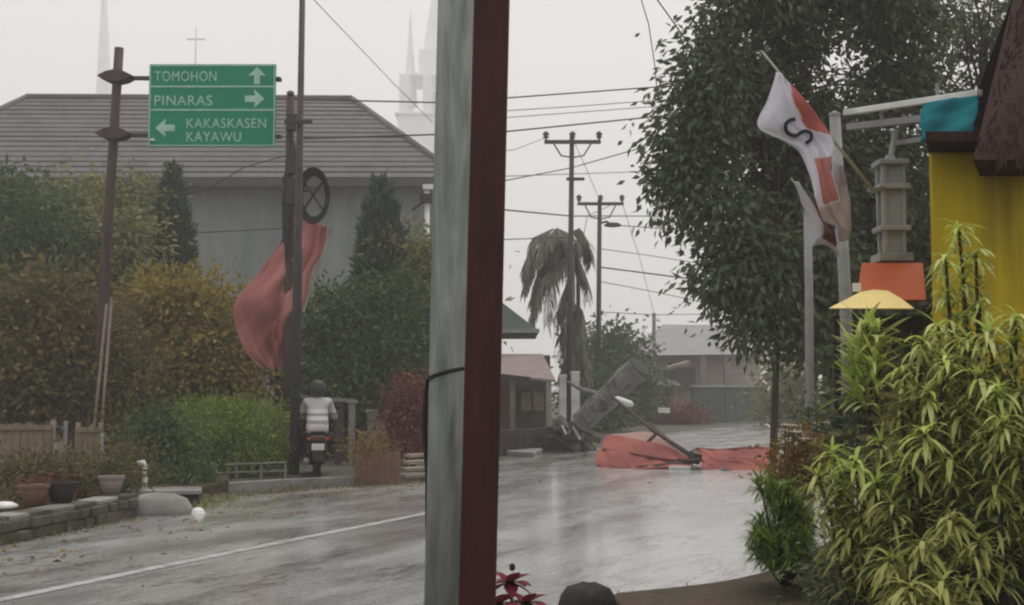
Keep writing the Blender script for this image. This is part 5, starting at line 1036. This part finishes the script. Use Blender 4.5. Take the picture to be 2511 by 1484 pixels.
dracaena('front-left whorled dracaena leaning over the road', (2180, 5.9), [(2040, 1110, 6.3, 70, 'lime'), (2005, 1165, 6.4, 62, 'lime'), (2160, 1085, 6.2, 72, 'lime'), (2098, 1132, 6.1, 84, 'lime'), (2055, 1180, 6.2, 66, 'lime'), (2150, 1180, 6.0, 80, 'lime'), (2030, 1230, 6.2, 66, 'limeshade'), (2080, 1300, 6.0, 76, 'limeshade'), (2190, 1240, 5.8, 84, 'limeshade'), (2120, 1240, 6.0, 76, 'limeshade')], 104, 100)
dracaena('lowest whorled dracaena in the front with leaves tinted darker for shade', (2260, 5.3), [(2180, 1370, 5.4, 84, 'limeshade'), (2260, 1330, 5.3, 88, 'limeshade'), (2230, 1440, 5.1, 92, 'limeshade'), (2310, 1430, 5.1, 92, 'limeshade'), (2330, 1270, 5.4, 86, 'limeshade'), (2400, 1330, 5.3, 86, 'limeshade')], 105, 110)
spiky('arching_plant', 'upright pale green cane plant beneath the yellow awning', 'plant', (P(2120, 1000, 8.2).x, 8.2, .1), [P(2125, 800, 8.2), P(2100, 850, 8.2), P(2140, 880, 8.1), P(2120, 950, 8.1), P(2095, 930, 8.2), P(2150, 820, 8.2)], 40, .27, .034, 'lime', 111, .7)
gb = P(1925, 1300, 9.6); gb.z = .1
spiky('grassy_bush', 'bright green spiky bush at the road edge before the grey poles', 'shrub', gb, [P(1862 + (i * 47) % 125, 1180 + (i * 61) % 170, 9.2 + .08 * (i % 7)) for i in range(34)] + [P(1850 + (i * 37) % 140, 1300 + (i * 29) % 75, 9.0 + .06 * (i % 5)) for i in range(16)], 60, .17, .016, 'grass', 112, 1.1)
bb = P(1945, 1200, 10.5); bb.z = .1
tree('flowering_shrub', 'brown twiggy shrub with cream blossoms behind the spiky green bush', 'shrub', (1940, 1300), 10.6, [(1950, 1110, 10.6, 35, 40), (1980, 1140, 10.6, 35, 50), (1950, 1175, 10.5, 35, 40)], 2200, .06, .028, 'brown', .025, seed=113, clump=14, hollow=.2)
rnd = random.Random(8)
BLS = ['cream blossom lowest at the left of the twiggy shrub', 'cream blossom in the middle of the twiggy shrub', 'cream blossom at the right side of the twiggy shrub', 'topmost cream blossom of the twiggy shrub', 'cream blossom close left of the grey pole over the twiggy shrub', 'cream blossom low at the centre of the twiggy shrub', 'cream blossom between the trunk and the topmost bloom']
for i in range(7):
    p = P(1925 + (i * 23) % 60, 1040 + (i * 17) % 50, 10.3 + .05 * i); t = thing('cream_blossom', p, BLS[i], 'blossom', 'cream blossoms on the twiggy shrub'); m = MB()
    for q in range(7): a = q * .9; strip_leaf(m, p, (math.cos(a), math.sin(a), .4), (0, 0, 1), .055, .03, .8, 3)
    strips('petals', m, 8, 'cream', t, i); MB().tube([p, p + Vector((0, .05, -.3))], .004, 5).build('stem', M['bark'], t)
def mass(label, x, y, d_, rx, ry, n, leaf, matname, seed): return bush(label, x, y, d_, rx, ry, n, leaf, matname, seed, 'shrub', 'under_shrub', 'low shrubs under the dracaenas')
mass('dark low shrub at the bottom edge left of the dracaenas', 2100, 1430, 6.8, 50, 50, 1300, .06, 'dark', 121)
mass('dark shrub filling the gap between the cane plant and the dracaenas', 2200, 1000, 8.8, 60, 110, 1800, .085, 'dark', 122)
mass('dark broad shrub at the bottom right corner', 2440, 1330, 6.2, 120, 130, 3600, .1, 'green', 123)
mass('dim shrub behind the large dracaena', 2370, 1100, 7.2, 130, 150, 3200, .1, 'garden', 124)
mass('dark shrub at the foot of the slimmer grey pole', 2060, 1060, 11.5, 35, 80, 1500, .08, 'dark', 125)

# rock and crimson flower at the bottom edge
rp_ = G(1440, 1508); t = thing('dark_rock', rp_, 'black rounded rock at the bottom edge by the soil bed', 'rock')
m = MB(); rnd = random.Random(5); pr_ = [(.205, 0), (.215, .07), (.2, .13), (.15, .185), (.07, .215), (.01, .22)]; m.lathe(pr_, rp_, 14)
for v in m.v: v += Vector((rnd.uniform(-.012, .012), rnd.uniform(-.012, .012), rnd.uniform(-.01, .01)))
m.build('stone', M['rock'], t, smooth=True)
fp = P(1250, 1428, 5.6); fb = Vector((fp.x, fp.y, 0)); t = thing('crimson_flower', fb, 'deep crimson flower at the foot of the maroon post', 'flower')
for i, q in enumerate((fp, P(1222, 1480, 5.5), P(1290, 1478, 5.7))):
    MB().tube([fb + Vector((.02 * i, 0, 0)), fb.lerp(q, .6) + Vector((.03, .02, 0)), q], .008, 6).build('stem', M['bark'], t)
    for j in range(11):
        a = j * 2.4; e = -.1 + 1.2 * (j / 11); m = MB(); strip_leaf(m, q, (math.cos(a) * math.cos(e), math.sin(a) * math.cos(e) , math.sin(e)), (0, 0, 1), .125 * (1.1 - .3 * j / 11), .075, .9, 5); strips('petal', m, 12, 'flower', t, j)
    if i == 0: MB().lathe([(.004, 0), (.014, .01), (.012, .03), (.002, .035)], q + Vector((.01, 0, .05)), 8).build('bud', M['redpost'], t, smooth=True)
